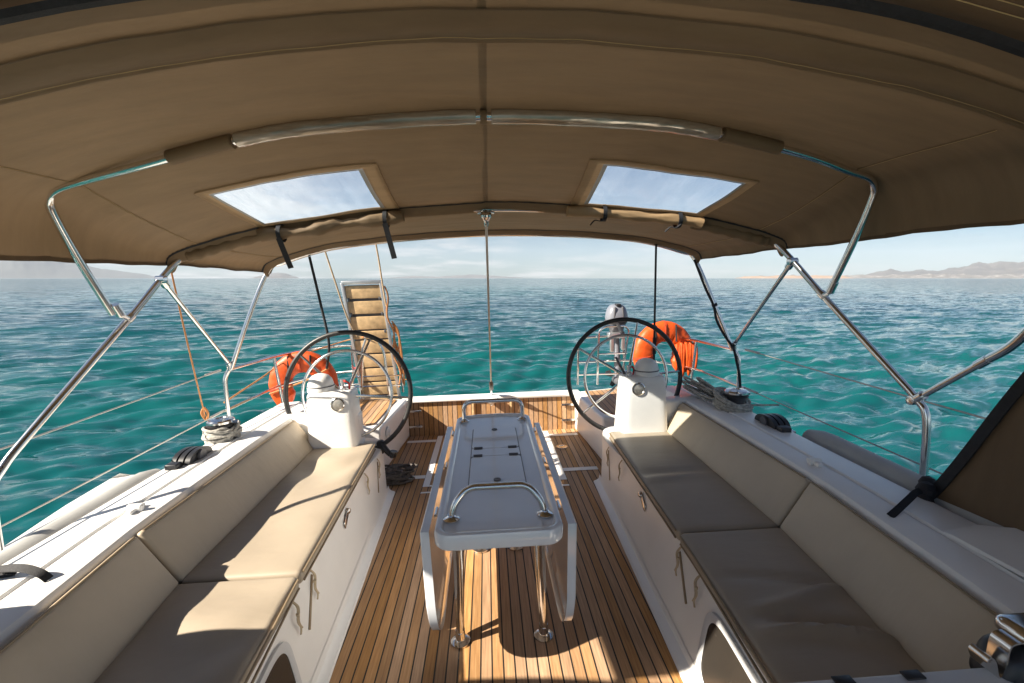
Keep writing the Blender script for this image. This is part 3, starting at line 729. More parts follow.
for sg in (-1, 1):
    sk = bim.part('skylight', cut(lambda i, q: i and q * sg > 0), 'vinyl', sharp=80)
    # tan edging, a flat band round the window just under the cloth
    mb = MB(); q0, q1 = SKQ; t0, t1 = SKT; n = 16
    def ringq(dq, dt, dn):
        p = []
        for i in range(n): p.append(canopy(sg * lerp(q0 - dq, q1 + dq, i / n), t0 - dt, dn))
        for i in range(n): p.append(canopy(sg * (q1 + dq), lerp(t0 - dt, t1 + dt, i / n), dn))
        for i in range(n): p.append(canopy(sg * lerp(q1 + dq, q0 - dq, i / n), t1 + dt, dn))
        for i in range(n): p.append(canopy(sg * (q0 - dq), lerp(t1 + dt, t0 - dt, i / n), dn))
        return p
    mb.grid([ringq(.007, .016, .004), ringq(.007, .016, .009), ringq(-.012, -.022, .009), ringq(-.012, -.022, .003)], closed_u=True)
    bim.part('skylight_frame', mb, 'canvas_light', sk)
    mb = MB(); mb.grid([ringq(-.012, -.022, .0095), ringq(-.018, -.034, .0095)], closed_u=True); bim.part('skylight_welt', mb, 'grey_vinyl', sk)
    # rolled up blackout flap at the aft edge
    mb = MB(); pts = []; rr = []
    m_ = 26
    for i in range(m_ + 1):
        f = i / m_; q = sg * lerp(SKQ[0] - .012, SKQ[1] + .005, f)
        d = 0.042 if sg > 0 else 0.050 + 0.014 * abs(math.sin(f * PI * 2.0 + .4))
        pts.append(canopy(q, 1.94, d)); rr.append((0.030 + .0025 * math.sin(f * 19)) if sg > 0 else (0.030 + 0.008 * math.sin(f * 15) + .003 * math.sin(f * 47)))
    rows = []
    for i, p in enumerate(pts):
        tg = (pts[min(i + 1, m_)] - pts[max(i - 1, 0)]).normalized(); a = V((0, 1, 0)); b = tg.cross(a).normalized()
        rows.append([p + a * (1.15 * math.cos(2 * PI * k / 16) * rr[i] * (1 + .12 * math.sin(5 * 2 * PI * k / 16 + i * .7))) + b * (math.sin(2 * PI * k / 16) * rr[i] * (1 + .1 * math.sin(3 * 2 * PI * k / 16 + i))) for k in range(16)])
    mb.grid(rows, closed_u=True); mb.f.append(tuple(range(16))); mb.f.append(tuple(m_ * 16 + k for k in range(16)))
    rl = bim.part('rolled_flap', mb, 'canvas_light' if sg > 0 else 'canvas', label=None, sharp=70)
    for f in ((0.11, 0.88) if sg < 0 else (.22, .82)):
        i = int(f * m_); mb = MB()
        loop = [pts[i] + V((0, math.cos(a) * .046, math.sin(a) * .046)) for a in [2 * PI * k / 16 for k in range(16)]]
        rows = [[p + V((-.011, 0, 0)) for p in loop], [p + V((.011, 0, 0)) for p in loop], [pts[i] + (p - pts[i]) * 1.06 + V((.011, 0, 0)) for p in loop], [pts[i] + (p - pts[i]) * 1.06 + V((-.011, 0, 0)) for p in loop]]
        mb.grid(rows, closed_u=True, closed_v=True); bim.part('flap_strap', mb, 'black_web', rl)
        if sg < 0:
            p = pts[i] + V((0, -.04, -.03)); ln = 0.19 if f < .5 else 0.16
            mb = MB(); mb.ribbon(catmull([p, p + V((.012 if f > .5 else .014, .03, -ln * .5)), p + V((.03, .05, -ln))], 6), 0.030, .003, (1, 0, 0)); bim.part('hanging_strap', mb, 'black_web', rl)
        else:
            p = pts[i] + V((0, -.04, -.03)); mb = MB(); mb.ribbon(catmull([p, p + V((-.03, -.01, -.02)), p + V((-.06, 0, -.015)), p + V((-.085, .01, -.04))], 5), .016, .003, (0, 1, .3)); bim.part('hanging_strap', mb, 'black_web', rl)
for tq in (-.60, .60):
    mb = MB(); mb.grid([[canopy(tq - .004, .62 + 2.28 * i / 90, .0006) for i in range(91)], [canopy(tq - .003, .62 + 2.28 * i / 90, .0022) for i in range(91)], [canopy(tq + .004, .62 + 2.28 * i / 90, .0022) for i in range(91)]])
    bim.part('cloth_seam', mb, 'canvas', sharp=70)
    mb = MB(); mb.tube([canopy(tq + .002, .62 + 2.28 * i / 90, .0026) for i in range(91)], .0009, 5); bim.part('stitching', mb, 'thread')
# bow pockets: sewn bands hugging the cloth from below
def band(ta, tb_, q0, q1, d0, d1, n=60, bulge=0.0, name='bow_pocket', mat='canvas_dark', ragged=0.0):
    mb = MB(); rows = []
    for j in range(n + 1):
        q = lerp(q0, q1, j / n); r = []
        for k in range(9):
            f = k / 8; rg = ragged * math.sin(j * 1.9) * (1 if k in (0, 8) else 0)
            r.append(canopy(q, lerp(ta, tb_, f) + rg, d0 + (d1 - d0) * math.sin(PI * f) + 0.001))
        rows.append(r)
    mb.grid(rows); return bim.part(name, mb, mat, sharp=70)
band(0.30, 0.575, -1, 1, 0.003, 0.022, name='bow_pocket', mat='canvas')
band(0.575, 0.588, -1, 1, 0.004, 0.008, name='pocket_seam', mat='canvas')
mb = MB(); mb.tube([canopy(lerp(-1, 1, j / 160), .562, .010) for j in range(161)], .0008, 5); bim.part('stitching', mb, 'thread')
band(0.285, 0.302, -1, 1, 0.004, 0.006, name='pocket_seam', mat='canvas_dark')
band(2.93, 3.05, -1, 1, 0.003, 0.036, name='bow_pocket', mat='canvas')
band(2.905, 2.932, -1, 1, 0.003, 0.006, name='pocket_seam', mat='black_web')
band(1.955, 2.055, -.985, .985, 0.004, 0.047, name='bow_pocket', mat='canvas')
band(1.946, 1.957, -.13, .13, 0.003, 0.008, n=40, name='pocket_seam', mat='black_web', ragged=.003)
band(1.940, 1.956, .43, .97, 0.003, 0.010, n=40, name='pocket_seam', mat='black_web', ragged=.004)
band(1.940, 1.956, -.97, -.43, 0.003, 0.010, n=40, name='pocket_seam', mat='black_web', ragged=.004)
# centre seam with stitching
mb = MB(); rows = []
for i in range(80):
    t = lerp(0.0, 2.0, i / 79); rows.append([canopy(-.0032, t, .0003), canopy(-.0028, t, .0008), canopy(.0028, t, .0008), canopy(.0032, t, .0003)])
mb.grid(rows); bim.part('centre_seam', mb, 'canvas', sharp=60)
# dark binding along the side edges and the aft edge
for sg in (-1, 1):
    mb = MB(); mb.ribbon([canopy(sg, 3.05 * i / 60) + V((0, 0, .006)) for i in range(61)], .022, .004, (0, 0, 1)); bim.part('edge_binding', mb, 'canvas_dark')
mb = MB(); mb.tube([canopy(-1 + 2 * i / 80, 3.058) for i in range(81)], .005, 6); bim.part('edge_binding', mb, 'canvas_dark')
# bows
def bowline(half, n=6):
    port = half if half is not B_half else [(1.852, 1.665, .585), (1.855, 1.685, .82), (1.848, 1.73, .90), (1.82, 1.835, 1.01)] + half[4:]
    if half is A_half: port = [(x + (.022 if x > 1.5 else 0), y - (.02 if x > 1.5 else 0), z + (.008 if x > 1.5 else 0)) for x, y, z in half]
    if half is C_half: half = [(1.84, 3.32, .95), (1.715, 3.385, 1.31), (1.588, 3.455, 1.645)] + half[3:]
    full = [V((-x, y, z)) for x, y, z in port] + [V((x, y, z)) for x, y, z in reversed(half[:-1])]
    return catmull(full, n)
A_half = [(1.690, 2.185, 1.43), (1.70, 2.07, 1.66), (1.700, 1.985, 1.842), (1.685, 1.96, 1.895), (1.64, 1.937, 1.925), (1.54, 1.925, 1.952), (1.30, 1.88, 2.012), (.90, 1.835, 2.088), (.58, 1.815, 2.124), (0, 1.80, 2.146)]
B_half = [(1.855, 1.775, 0.585), (1.855, 1.788, 0.89), (1.846, 1.84, 0.975), (1.815, 1.945, 1.085), (1.72, 2.27, 1.413), (1.65, 2.535, 1.675), (1.55, 2.58, 1.725), (1.2, 2.66, 1.826), (.6, 2.712, 1.912), (0, 2.74, 1.946)]
C_half = [(1.865, 3.32, 0.955), (1.74, 3.385, 1.31), (1.60, 3.455, 1.645), (1.49, 3.472, 1.705), (1.15, 3.487, 1.798), (.6, 3.5, 1.852), (0, 3.5, 1.872)]
for hf in (A_half, B_half, C_half):
    mb = MB(); mb.tube(bowline(hf), 0.0155, 14); bim.part('bow', mb, 'steel')
    for sg in (-1, 1):
        if hf is C_half: continue
# vinyl/leather sleeve on bow A, canvas sleeve ends
def on_bow(half, x0, x1, n=24):
    ln = bowline(half, 20); return [p for p in ln if x0 <= p.x <= x1]
for a, b in ((-.93, -.012), (.012, .93)):
    mb = MB(); pp = on_bow(A_half, a, b); mb.tube(pp, [0.0265 + .0008 * math.sin(i * .9) for i in range(len(pp))], 14); bim.part('bow_sleeve', mb, 'sleeve_vinyl')
for a, b in ((-1.19, -.93), (.93, 1.19), (-.012, .012)):
    mb = MB(); pp = on_bow(A_half, a, b) if b - a > .1 else [V((a, 1.8, 2.146)), V((0, 1.8, 2.146)), V((b, 1.8, 2.146))]
    mb.tube(pp, 0.0268, 14); bim.part('sleeve_end', mb, 'canvas')
for a, b in ((-1.60, -1.20), (1.20, 1.60)):
    mb = MB(); pp = on_bow(B_half, a, b); mb.tube(pp, [0.030 + .004 * math.sin(i * 1.3) for i in range(len(pp))], 14); bim.part('sleeve_end', mb, 'canvas')
for sg in (-1, 1):
    def strut(p, q, name='strut'):
        p, q = V(p), V(q); p.x *= sg; q.x *= sg; d = (q - p).normalized()
        mb = MB(); mb.tube([p, p + d * .05], .020, 12); mb.tube([p, q], 0.0125, 12); mb.tube([q, q - d * .05], .017, 12)
        mb.lathe([(.012, -.024), (.020, -.022), (.020, .022), (.012, .024)], p - d * .006, (1, 0, 0), 12)
        bim.part(name, mb, 'steel')
    strut((1.675, 2.455, 1.588), (1.875 if sg < 0 else 1.85, 3.33, 0.985))
    # hinge clamps where bow A meets bow B
    mb = MB(); mb.tube([(sg * 1.724, 2.255, 1.40), (sg * 1.717, 2.28, 1.423)], .0205, 12); mb.tube([(sg * 1.692, 2.185, 1.43), (sg * 1.695, 2.16, 1.48)], .019, 12); mb.tube([(sg * 1.692, 2.185, 1.43), (sg * 1.72, 2.262, 1.41)], .012, 10)
    bim.part('hinge_clamp', mb, 'steel')
    if sg < 0: continue          # the port forward strut is outside the picture
    strut((1.848, 1.84, 0.965), (1.825, 1.55, 1.20))
    mb = MB(); mb.tube(catmull([(sg * 1.825, 1.55, 1.20), (sg * 1.795, 1.43, 1.30), (sg * 1.75, 1.24, 1.58), (sg * 1.70, 1.14, 1.86)], 8), .0155, 12); bim.part('strut', mb, 'steel')
# chrome clamp on bow B at the centre
mb = MB(); mb.lathe([(.0, -.06), (.012, -.058), (.014, -.03), (.026, -.012), (.036, .0), (.036, .012), (.026, .024), (0, .03)], (0, 2.712, 1.905), (0, -.35, 1), 18)
mb.box(-.05, .05, 2.700, 2.716, 1.915, 1.93, .004)
bim.part('centre_clamp', mb, 'steel')

# canvas joining bimini and sprayhood, overhead, with black zip
conn = Thing('joining_canvas', (0, 0.8, 2.1), 'dark brown canvas panel overhead between the bimini and the sprayhood, beyond a black zip', 'canvas panel')
def cp(q, y, d=0.0, keep=1.0):
    p = V(ST[0][2][0]); a = abs(q); p = prof(ST[0], a); x = p.x * 1.84
    k = min(1, max(0, (1.12 - y) / 0.42))
    z = p.z + 0.03 + 0.05 * (1.12 - y)
    if y < .70: x *= lerp(1, .72, min(1, (.70 - y) / .06)); z = max(z, 1.93)
    return V(((-x if q < 0 else x), y, z - d - .025 * min(1, (1.14 - y) / .1) + .003 * mnoise.noise((x * 5, y * 6, 1 + (q > 0)))))
QS = [-1 + i * 2 / 80 for i in range(81)]
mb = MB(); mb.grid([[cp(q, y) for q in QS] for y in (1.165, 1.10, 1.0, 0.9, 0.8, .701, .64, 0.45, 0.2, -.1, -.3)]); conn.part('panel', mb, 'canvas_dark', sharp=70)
mb = MB(); mb.grid([[V((0, 0, -.001)) + V((lambda p: (p.x, yy, p.z - dd))(canopy(q, 0.0))) for q in QS] for yy, dd in ((1.128, .002), (1.118, .012), (1.10, .012), (1.088, .002))]); conn.part('zip', mb, 'black_web')
for y in (1.05, 1.02):
    mb = MB(); mb.tube([cp(q, y, .001) for q in QS], .0013, 6); conn.part('stitching', mb, 'thread')

# sprayhood side panels
for sg in (-1, 1):
    dy = 0.0 if sg > 0 else -0.36
    lab = 'brown sprayhood side cloth with black edge beside the right coaming, strapped down' if sg > 0 else 'brown sprayhood side cloth just outside the view beside the left coaming'
    t = Thing('side_cloth', (sg * 1.68, 1.2 + dy, .62), lab, 'side cloth', 'sprayhood side cloths')
    edge = [(1.685, 1.60, .635), (1.71, 1.52, .82), (1.745, 1.40, 1.12), (1.74, 1.22, 1.45), (1.66, 1.0, 1.75)]
    bot = [(1.685, 1.60, .635), (1.66, 1.40, .66), (1.64, 1.0, .69), (1.62, .6, .72), (1.60, .1, .76)]
    E_ = catmull(edge, 6); B_ = catmull(bot, 6)
    rows = []
    for i, e in enumerate(E_):
        f = i / (len(E_) - 1)
        rows.append([V((sg * (e.x + .012 * math.sin(3 * g + 4 * f)), lerp(e.y, .1, g) + dy, lerp(e.z, lerp(.76, 1.95, f), g) if g > 0 else e.z)) for g in [k / 10 for k in range(11)]])
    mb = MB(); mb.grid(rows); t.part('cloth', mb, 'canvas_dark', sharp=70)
    mb = MB(); mb.ribbon([V((sg * e.x, e.y - .010 + dy, e.z)) for e in E_], 0.036, .007, (0, 1, .45)); t.part('edge_binding', mb, 'black_web')
    # securing strap
    t = Thing('tie_strap', (sg * 1.40, 1.46 + dy * .45, .66), {1: 'black webbing strap tying the right side cloth down to the coaming', -1: 'black webbing strap looped over the sunlit left coaming'}[sg], 'strap', 'tie down straps')
    if sg > 0: pts = [(1.392, 1.44, .668), (1.45, 1.47, .676), (1.53, 1.515, .684), (1.61, 1.56, .688), (1.68, 1.585, .675)]
    else: pts = [(-1.395, 1.37, .668), (-1.42, 1.37, .692), (-1.48, 1.38, .705), (-1.56, 1.385, .700), (-1.66, 1.36, .685), (-1.75, 1.3, .68)]
    mb = MB(); mb.ribbon(catmull(pts, 8), .024, .004, lambda f: V((.1, 1, .5)) if sg > 0 else V((0, 1, .6))); t.part('webbing', mb, 'black_web', sharp=60)
    if sg > 0:
        mb = MB()
        for p_, r_ in (((1.66, 1.575, .685), .035), ((1.69, 1.60, .70), .03), ((1.645, 1.56, .65), .03)):
            mb.lathe([(0, -r_), (r_ * .8, -r_ * .6), (r_, 0), (r_ * .7, r_ * .7), (0, r_)], p_, (.3, .2, 1), 10)
        t.part('knot', mb, 'black_web')
    else:
        mb = MB(); mb.ribbon(catmull([(-1.52, 1.385, .703), (-1.55, 1.40, .685), (-1.53, 1.41, .672), (-1.59, 1.40, .669)], 6), .018, .004, (0, 1, .5)); t.part('loose_tail', mb, 'black_web', sharp=60)

# ------------------------------------------------------------------ deck gear
def coil(name, c, r0, r1, zr, turns, mat, seed, label, base, squash=1.0, lay=(0, 0), tr=.0075, grp=None):
    rr = random.Random(seed); mb = MB(); c = V(c)
    pts = []
    for k in range(turns * 16):
        a = 2 * PI * k / 16; tn = k / 16
        if k % 16 == 0: r_ = rr.uniform(r0, r1); z_ = rr.uniform(*zr); tx, ty = rr.uniform(-.2, .2), rr.uniform(-.2, .2); el = rr.uniform(.9, 1.1)
        x, y = r_ * math.cos(a) * el, r_ * math.sin(a) * squash
        pts.append(c + V((x, y, z_ + tx * x + ty * y + lay[0] * x + lay[1] * y)))
    sm = catmull([pts[i] for i in range(0, len(pts), 2)], 3); mb.tube(sm, tr, 7)
    return single(name, mb, mat, base, label, 'rope', grp)
for sg in (-1, 1):
    c = V((-1.59 if sg < 0 else 1.585, 2.66 if sg < 0 else 2.80, 0.632))
    t = Thing('winch', c, {-1: 'chrome sheet winch on the sunlit left coaming with rope wrapped round it', 1: 'chrome sheet winch on the right coaming beneath the lifebuoy, with black drum'}[sg], 'winch', 'sheet winches')
    mb = MB(); mb.lathe([(.075, 0), (.075, .012), (.062, .02), (.058, .03)], c, seg=28); t.part('base', mb, 'dark_grey')
    mb = MB(); mb.lathe([(.058, .03), (.052, .045), (.050, .075), (.058, .10), (.066, .108)], c, seg=28); t.part('drum', mb, 'dark_grey')
    mb = MB(); mb.lathe([(.066, .108), (.074, .112), (.074, .122), (.066, .126)], c, seg=28); t.part('jaw', mb, 'black')
    mb = MB(); mb.lathe([(.066, .126), (.072, .130), (.072, .142), (.064, .150), (.03, .155), (.026, .150), (.0, .148)], c, seg=28); t.part('cap', mb, 'steel')
    mb = MB(); mb.tube([c + V((.05, 0, .128)), c + V((.092, .01, .124))], .012, 8); t.part('stripper', mb, 'steel')
    if sg < 0:
        coil('rope_coil', c + V((0, 0, .035)), .070, .095, (.0, .062), 16, 'grey_rope', 3, 'pale rope wound round the left winch', c, tr=.0085, grp='rope coils on the winches')
    else:
        coil('rope_coil', c + V((-.015, .01, .03)), .074, .115, (.0, .07), 16, 'grey_rope', 5, 'grey rope bundle hanging over the right winch, thrown aft', c, lay=(-.15, .15), tr=.0085, grp='rope coils on the winches')
        mb = MB(); rr = random.Random(11)
        for k in range(13):
            p = c + V((rr.uniform(-.03, .09), -.04, rr.uniform(.02, .10)))
            q = c + V((rr.uniform(-.16, -.02), rr.uniform(.36, .48), rr.uniform(.06, .15)))
            m = p.lerp(q, .5) + V((rr.uniform(-.04, .02), 0, rr.uniform(-.035, .03)))
            mb.tube(catmull([p, m, q, q + V((.02, .02, -.03)), m + V((.02, 0, -.03))], 6), .0075, 7)
        mb.tube([c + V((.06, -.02, .05)), c + V((.24, -.08, .06))], .006, 7)
        single('rope_hank', mb, 'grey_rope', c, 'hank of grey rope laid aft from the right winch along the coaming', 'rope')
    # clutch / genoa car
    b = V((-1.59 if sg < 0 else 1.60, 2.36 if sg < 0 else 2.46, .645))
    t = Thing('deck_block', b, {-1: 'black plastic deck block on the left coaming in front of the winch', 1: 'black plastic deck block on the right coaming in front of the winch'}[sg], 'deck block', 'black deck blocks')
    mb = MB()
    for k in range(3):
        x = b.x + (k - 1) * .034
        out = [(x, b.y + .10 * math.cos(math.radians(a)), b.z + .01 + .062 * math.sin(math.radians(a)) ** .8) for a in range(0, 181, 15)]
        mb.prism(out, (.024, 0, 0))
    t.part('cheek', mb, 'black')
    mb = MB(); mb.tube([b + V((-.045, 0, .035)), b + V((.07, 0, .035))], .03, 14); t.part('sheave', mb, 'dark_grey')
    mb = MB(); mb.box(b.x - .055, b.x + .075, b.y - .12, b.y + .12, b.z - .004, b.z + .012, .004); t.part('base_plate', mb, 'alu')
    mb = MB(); mb.box(b.x - .03, b.x + .03, b.y - .15, b.y - .10, b.z, b.z + .045, .008); t.part('end_stop', mb, 'black')
    # little fairlead
    f = V((sg * 1.452, 1.80 if sg < 0 else 1.90, .664))
    mb = MB(); mb.box(f.x - .03, f.x + .03, f.y - .012, f.y + .012, f.z, f.z + .03, .008); mb.box(f.x - .012, f.x + .012, f.y - .04, f.y + .04, f.z, f.z + .018, .006)
    single('deck_fairlead', mb, 'gelcoat', f, {-1: 'small white fairlead on top of the sunlit left coaming', 1: 'small white fairlead on top of the right coaming above the backrest seam'}[sg], 'fairlead', 'small white fairleads')

# ------------------------------------------------------------------ pushpit rails, lifelines
for sg in (-1, 1):
    t = Thing('pushpit_rail', (sg * 1.87, 3.4, .58), {-1: 'stainless stern rail on the left quarter carrying a lifebuoy and the gangway', 1: 'stainless stern rail on the right quarter carrying a lifebuoy and the outboard motor'}[sg], 'stern rail', 'stainless stern rails')
    J = V((1.848 if sg > 0 else -1.875, 3.325, .955))
    mb = MB(); mb.tube(fillet([J + V((0, 0, .01)), J + V((sg * .035, -.02, -.06)), V((1.885 if sg > 0 else -1.905, 3.28, .34))], .05), .0145, 12); t.part('post', mb, 'steel')
    mb = MB(); mb.tube([J + V((0, 0, -.01)), J + V((0, 0, .03))], .022, 12); mb.lathe([(.03, 0), (.03, .008), (.018, .014)], (1.885 if sg > 0 else -1.905, 3.28, .352), seg=14); t.part('joint', mb, 'steel')
    top = [J, V((sg * 1.90, 4.05, .925)), V((sg * 1.78, 4.62, .90)), V((sg * 1.45, 4.82, .89)), V((sg * 1.03, 4.84, .88)), V((sg * 0.96, 4.84, .84)), V((sg * .95, 4.84, .36))]
    mb = MB(); mb.tube(fillet(top, .15), .0135, 12); t.part('top_rail', mb, 'steel')
    mid = [V((sg * 1.925, 3.28, .66)), V((sg * 1.88, 4.05, .66)), V((sg * 1.76, 4.60, .63)), V((sg * 1.45, 4.80, .62)), V((sg * .95, 4.84, .61))]
    mb = MB(); mb.tube(fillet(mid, .15), .0115, 10); t.part('mid_rail', mb, 'steel')
    low = [V((sg * 1.76, 4.60, .48)), V((sg * 1.45, 4.80, .475)), V((sg * .95, 4.84, .47))]
    mb = MB(); mb.tube(fillet(low, .1), .0105, 10); t.part('mid_rail', mb, 'steel')
    for x, y, z in ((1.90, 4.05, .925), (1.45, 4.82, .89)):
        mb = MB(); mb.tube([(sg * x, y, z), (sg * (x - (.06 if y < 4.5 else -.02)), y - .0, .32)], .0135, 12); t.part('post', mb, 'steel')
    for nm, z0, z1, y0 in (('upper', .955, .945, -1.5), ('lower', .66, .64, -1.5)):
        mb = MB(); a = V((sg * 1.93, 3.30, z0)); b = V((sg * 2.02, -1.5, z1)); n = 14
        mb.tube([a.lerp(b, i / n) + V((0, 0, -.02 * math.sin(PI * i / n))) for i in range(n + 1)], .0042, 7)
        mb.tube([a, a.lerp(b, .035)], .009, 8)
        single('lifeline', mb, 'wire', a, f'{nm} steel lifeline wire running forward along the {"left" if sg < 0 else "right"} deck edge', 'lifeline', 'lifeline wires')
    # lifebuoy: horseshoe in orange cover, opening downwards
    c = V((1.68 if sg > 0 else -1.755, 4.28, .775 if sg > 0 else .615)); R0, r0 = .205, .095
    t = Thing('lifebuoy', c, {-1: 'bright orange horseshoe lifebuoy hung on the left stern rail in full sun', 1: 'red orange horseshoe lifebuoy hung on the right stern rail in shade, with gathered line'}[sg], 'lifebuoy', 'horseshoe lifebuoys')
    mb = MB(); rows = []; nn = 40
    for i in range(nn + 1):
        a = math.radians(lerp(-52, 232, i / nn)); f = i / nn
        ctr = c + V((R0 * math.cos(a), .02 * math.cos(a), (R0 + .01) * math.sin(a)))
        rad = V((math.cos(a), 0, math.sin(a))); k = r0 * (1.0 if 0.04 < f < .96 else .78 if .01 < f < .99 else .4)
        rows.append([ctr + rad * (k * 1.05 * math.copysign(abs(math.cos(b)) ** .7, math.cos(b))) + V((0, 1, 0)) * (.062 * (k / r0) * math.copysign(abs(math.sin(b)) ** .7, math.sin(b))) + V((0, .004 * math.sin(i * 2.1), 0)) for b in [2 * PI * q / 16 for q in range(16)]])
    mb.grid(rows, closed_u=True); mb.f.append(tuple(range(16))); mb.f.append(tuple(nn * 16 + q for q in range(16)))
    t.part('cover', mb, 'orange', sharp=60)
    for f in (.16, .5, .84):
        a = math.radians(lerp(-52, 232, f)); rad = V((math.cos(a), 0, math.sin(a))); ctr = c + V((R0 * math.cos(a), .02 * math.cos(a), (R0 + .01) * math.sin(a)))
        mb = MB(); tn = V((-math.sin(a), 0, math.cos(a)))
        lp = [[ctr + tn * w_ + rad * (r0 * k_ * 1.06 * math.copysign(abs(math.cos(b)) ** .7, math.cos(b))) + V((0, .064 * k_ * math.copysign(abs(math.sin(b)) ** .7, math.sin(b)), 0)) for b in [2 * PI * q / 20 for q in range(20)]] for w_, k_ in ((-.012, 1.0), (-.011, 1.025), (.011, 1.025), (.012, 1.0))]
        mb.grid(lp, closed_u=True); t.part('cover_strap', mb, 'strap_orange', sharp=60)
    if sg > 0:
        mb = MB(); rr = random.Random(4)
        for k in range(9):
            x = c.x + .10 + k * .022; z0 = c.z + .10 + rr.uniform(-.01, .015)
            mb.tube(catmull([(x, c.y - .085, z0), (x + rr.uniform(-.01, .01), c.y - .10, z0 - .12), (x + rr.uniform(-.015, .015), c.y - .09, z0 - rr.uniform(.24, .32))], 5), [.018] * 10 + [.008], 8)
        t.part('gathered_line', mb, 'orange', sharp=60)
    else:
        mb = MB(); mb.tube(catmull([c + V((-.28, -.09, -.06)), c + V((-.1, -.10, .0)), c + V((.1, -.10, .07)), c + V((.27, -.09, .16))], 6), .008, 8); t.part('band', mb, 'orange_rope')
    mb = MB()
    for k in (-1, 1): mb.tube([c + V((k * .10, -.055, .28)), c + V((k * .10, -.07, .18)), c + V((k * .10, -.07, .12))], .009, 8)
    t.part('hanging_cord', mb, 'black_web')
# red knotted line on the left stern rail
mb = MB(); rr = random.Random(9)
for k in range(5):
    p = V((-1.42 + k * .022, 4.80, .63)); mb.tube(catmull([p + V((0, -.02, .03)), p + V((.01, -.03, 0)), p + V((.0, -.02, -.03)), p + V((.006, .02, 0)), p + V((0, -.02, .03))], 4), .008, 7)
mb.tube([(-1.33, 4.78, .63), (-1.31, 4.77, .55)], .008, 7)
single('red_line', mb, 'red', (-1.38, 4.8, .63), 'short red cord knotted on the left stern rail beside the gangway', 'cord')

# ------------------------------------------------------------------ gangway
g0, g1 = V((-1.245, 4.62, 1.545)), V((-1.135, 4.70, 0.20))
gx = V((1, .06, 0)).normalized(); gd = (g1 - g0); gl = gd.length; gd = gd.normalized(); gn = gx.cross(gd).normalized()
GS = 1 if gn.y > 0 else -1
gw = Thing('gangway', g1, 'folding wooden gangway with pale slats stowed upright on the left stern rail', 'gangway')
for sx in (-1, 1):
    mb = MB()
    mb.rbox((.030, gl, .05), .006, lambda x, y, z, sx=sx: g0 + gd * (gl / 2 + y) + gx * (sx * .185 + x) + gn * z, n=(1, 4, 1), k=2); gw.part('side_rail', mb, 'alu')
mb = MB(); mb.rbox((.37, .035, .05), .006, lambda x, y, z: g0 + gd * (.0 + y) + gx * x + gn * z, n=(2, 1, 1), k=2); gw.part('end_bar', mb, 'alu')
mb = MB(); mb.rbox((.33, gl - .06, .008), .003, lambda x, y, z: g0 + gd * (gl / 2 + y) + gx * x + gn * (z + .020 * GS), n=(1, 1, 1), k=2); gw.part('gap_shade', mb, 'dark_grey')  # added dark sheet that stands for the shade in the slat gaps
yy = 0.03
for k, hgt in enumerate((.135, .135, .14, .09, .14, .14, .14, .14, .13)):
    mb = MB(); yc = yy + hgt / 2
    mb.rbox((.335, hgt - .008, .022), .004, lambda x, y, z, yc=yc: g0 + gd * (yc + y) + gx * x + gn * (z + .004), n=(2, 2, 1), k=2); gw.part('slat', mb, 'teak_plain')
    yy += hgt + (.020 if k < 2 else .008)
for sx in (-1, 1):
    for yc in (.165, .32, .5):
        mb = MB(); mb.rbox((.02, .03, .03), .004, lambda x, y, z, sx=sx, yc=yc: g0 + gd * (yc + y) + gx * (sx * .15 + x) + gn * (z + .0), n=(1, 1, 1), k=2); gw.part('hinge_bracket', mb, 'dark_grey')
mb = MB(); rr = random.Random(2)
q = g0 + gd * .04 + gx * .21
pts = [q + gd * (i * .075) + gx * (.01 + .02 * math.sin(i * 1.2)) + gn * (-.04) for i in range(15)]
mb.tube(catmull(pts, 4), .0085, 8)
for k in range(4):
    p = g0 + gd * (.40 + k * .03) + gx * .23; mb.tube(catmull([p, p + gx * .05 + gd * .12, p + gx * .02 + gd * (.3 + .1 * k), p - gx * .01 + gd * .15], 6), .008, 7)
mb.tube(catmull([g0 + gd * .6 + gx * .22, g0 + gd * .8 + gx * .27, g0 + gd * 1.0 + gx * .30, g0 + gd * 1.02 + gx * .24], 6), .007, 7)
gw.part('lashing_rope', mb, 'orange_rope')
# steel brackets holding the gangway on the rail
mb = MB()
mb.tube(fillet([(-1.02, 4.50, .36), (-1.04, 4.48, .86), (-1.10, 4.47, 1.0), (-1.22, 4.47, 1.02)], .06), .012, 10)
mb.tube(fillet([(-1.30, 4.50, .36), (-1.24, 4.46, .90), (-1.20, 4.46, 1.0)], .06), .012, 10)
for z in (.52, .62): mb.tube([(-1.36, 4.49, z), (-.90, 4.49, z)], .009, 8)
single('gangway_bracket', mb, 'steel', (-1.15, 4.5, .36), 'bent stainless tube bracket in front of the wooden gangway', 'bracket')

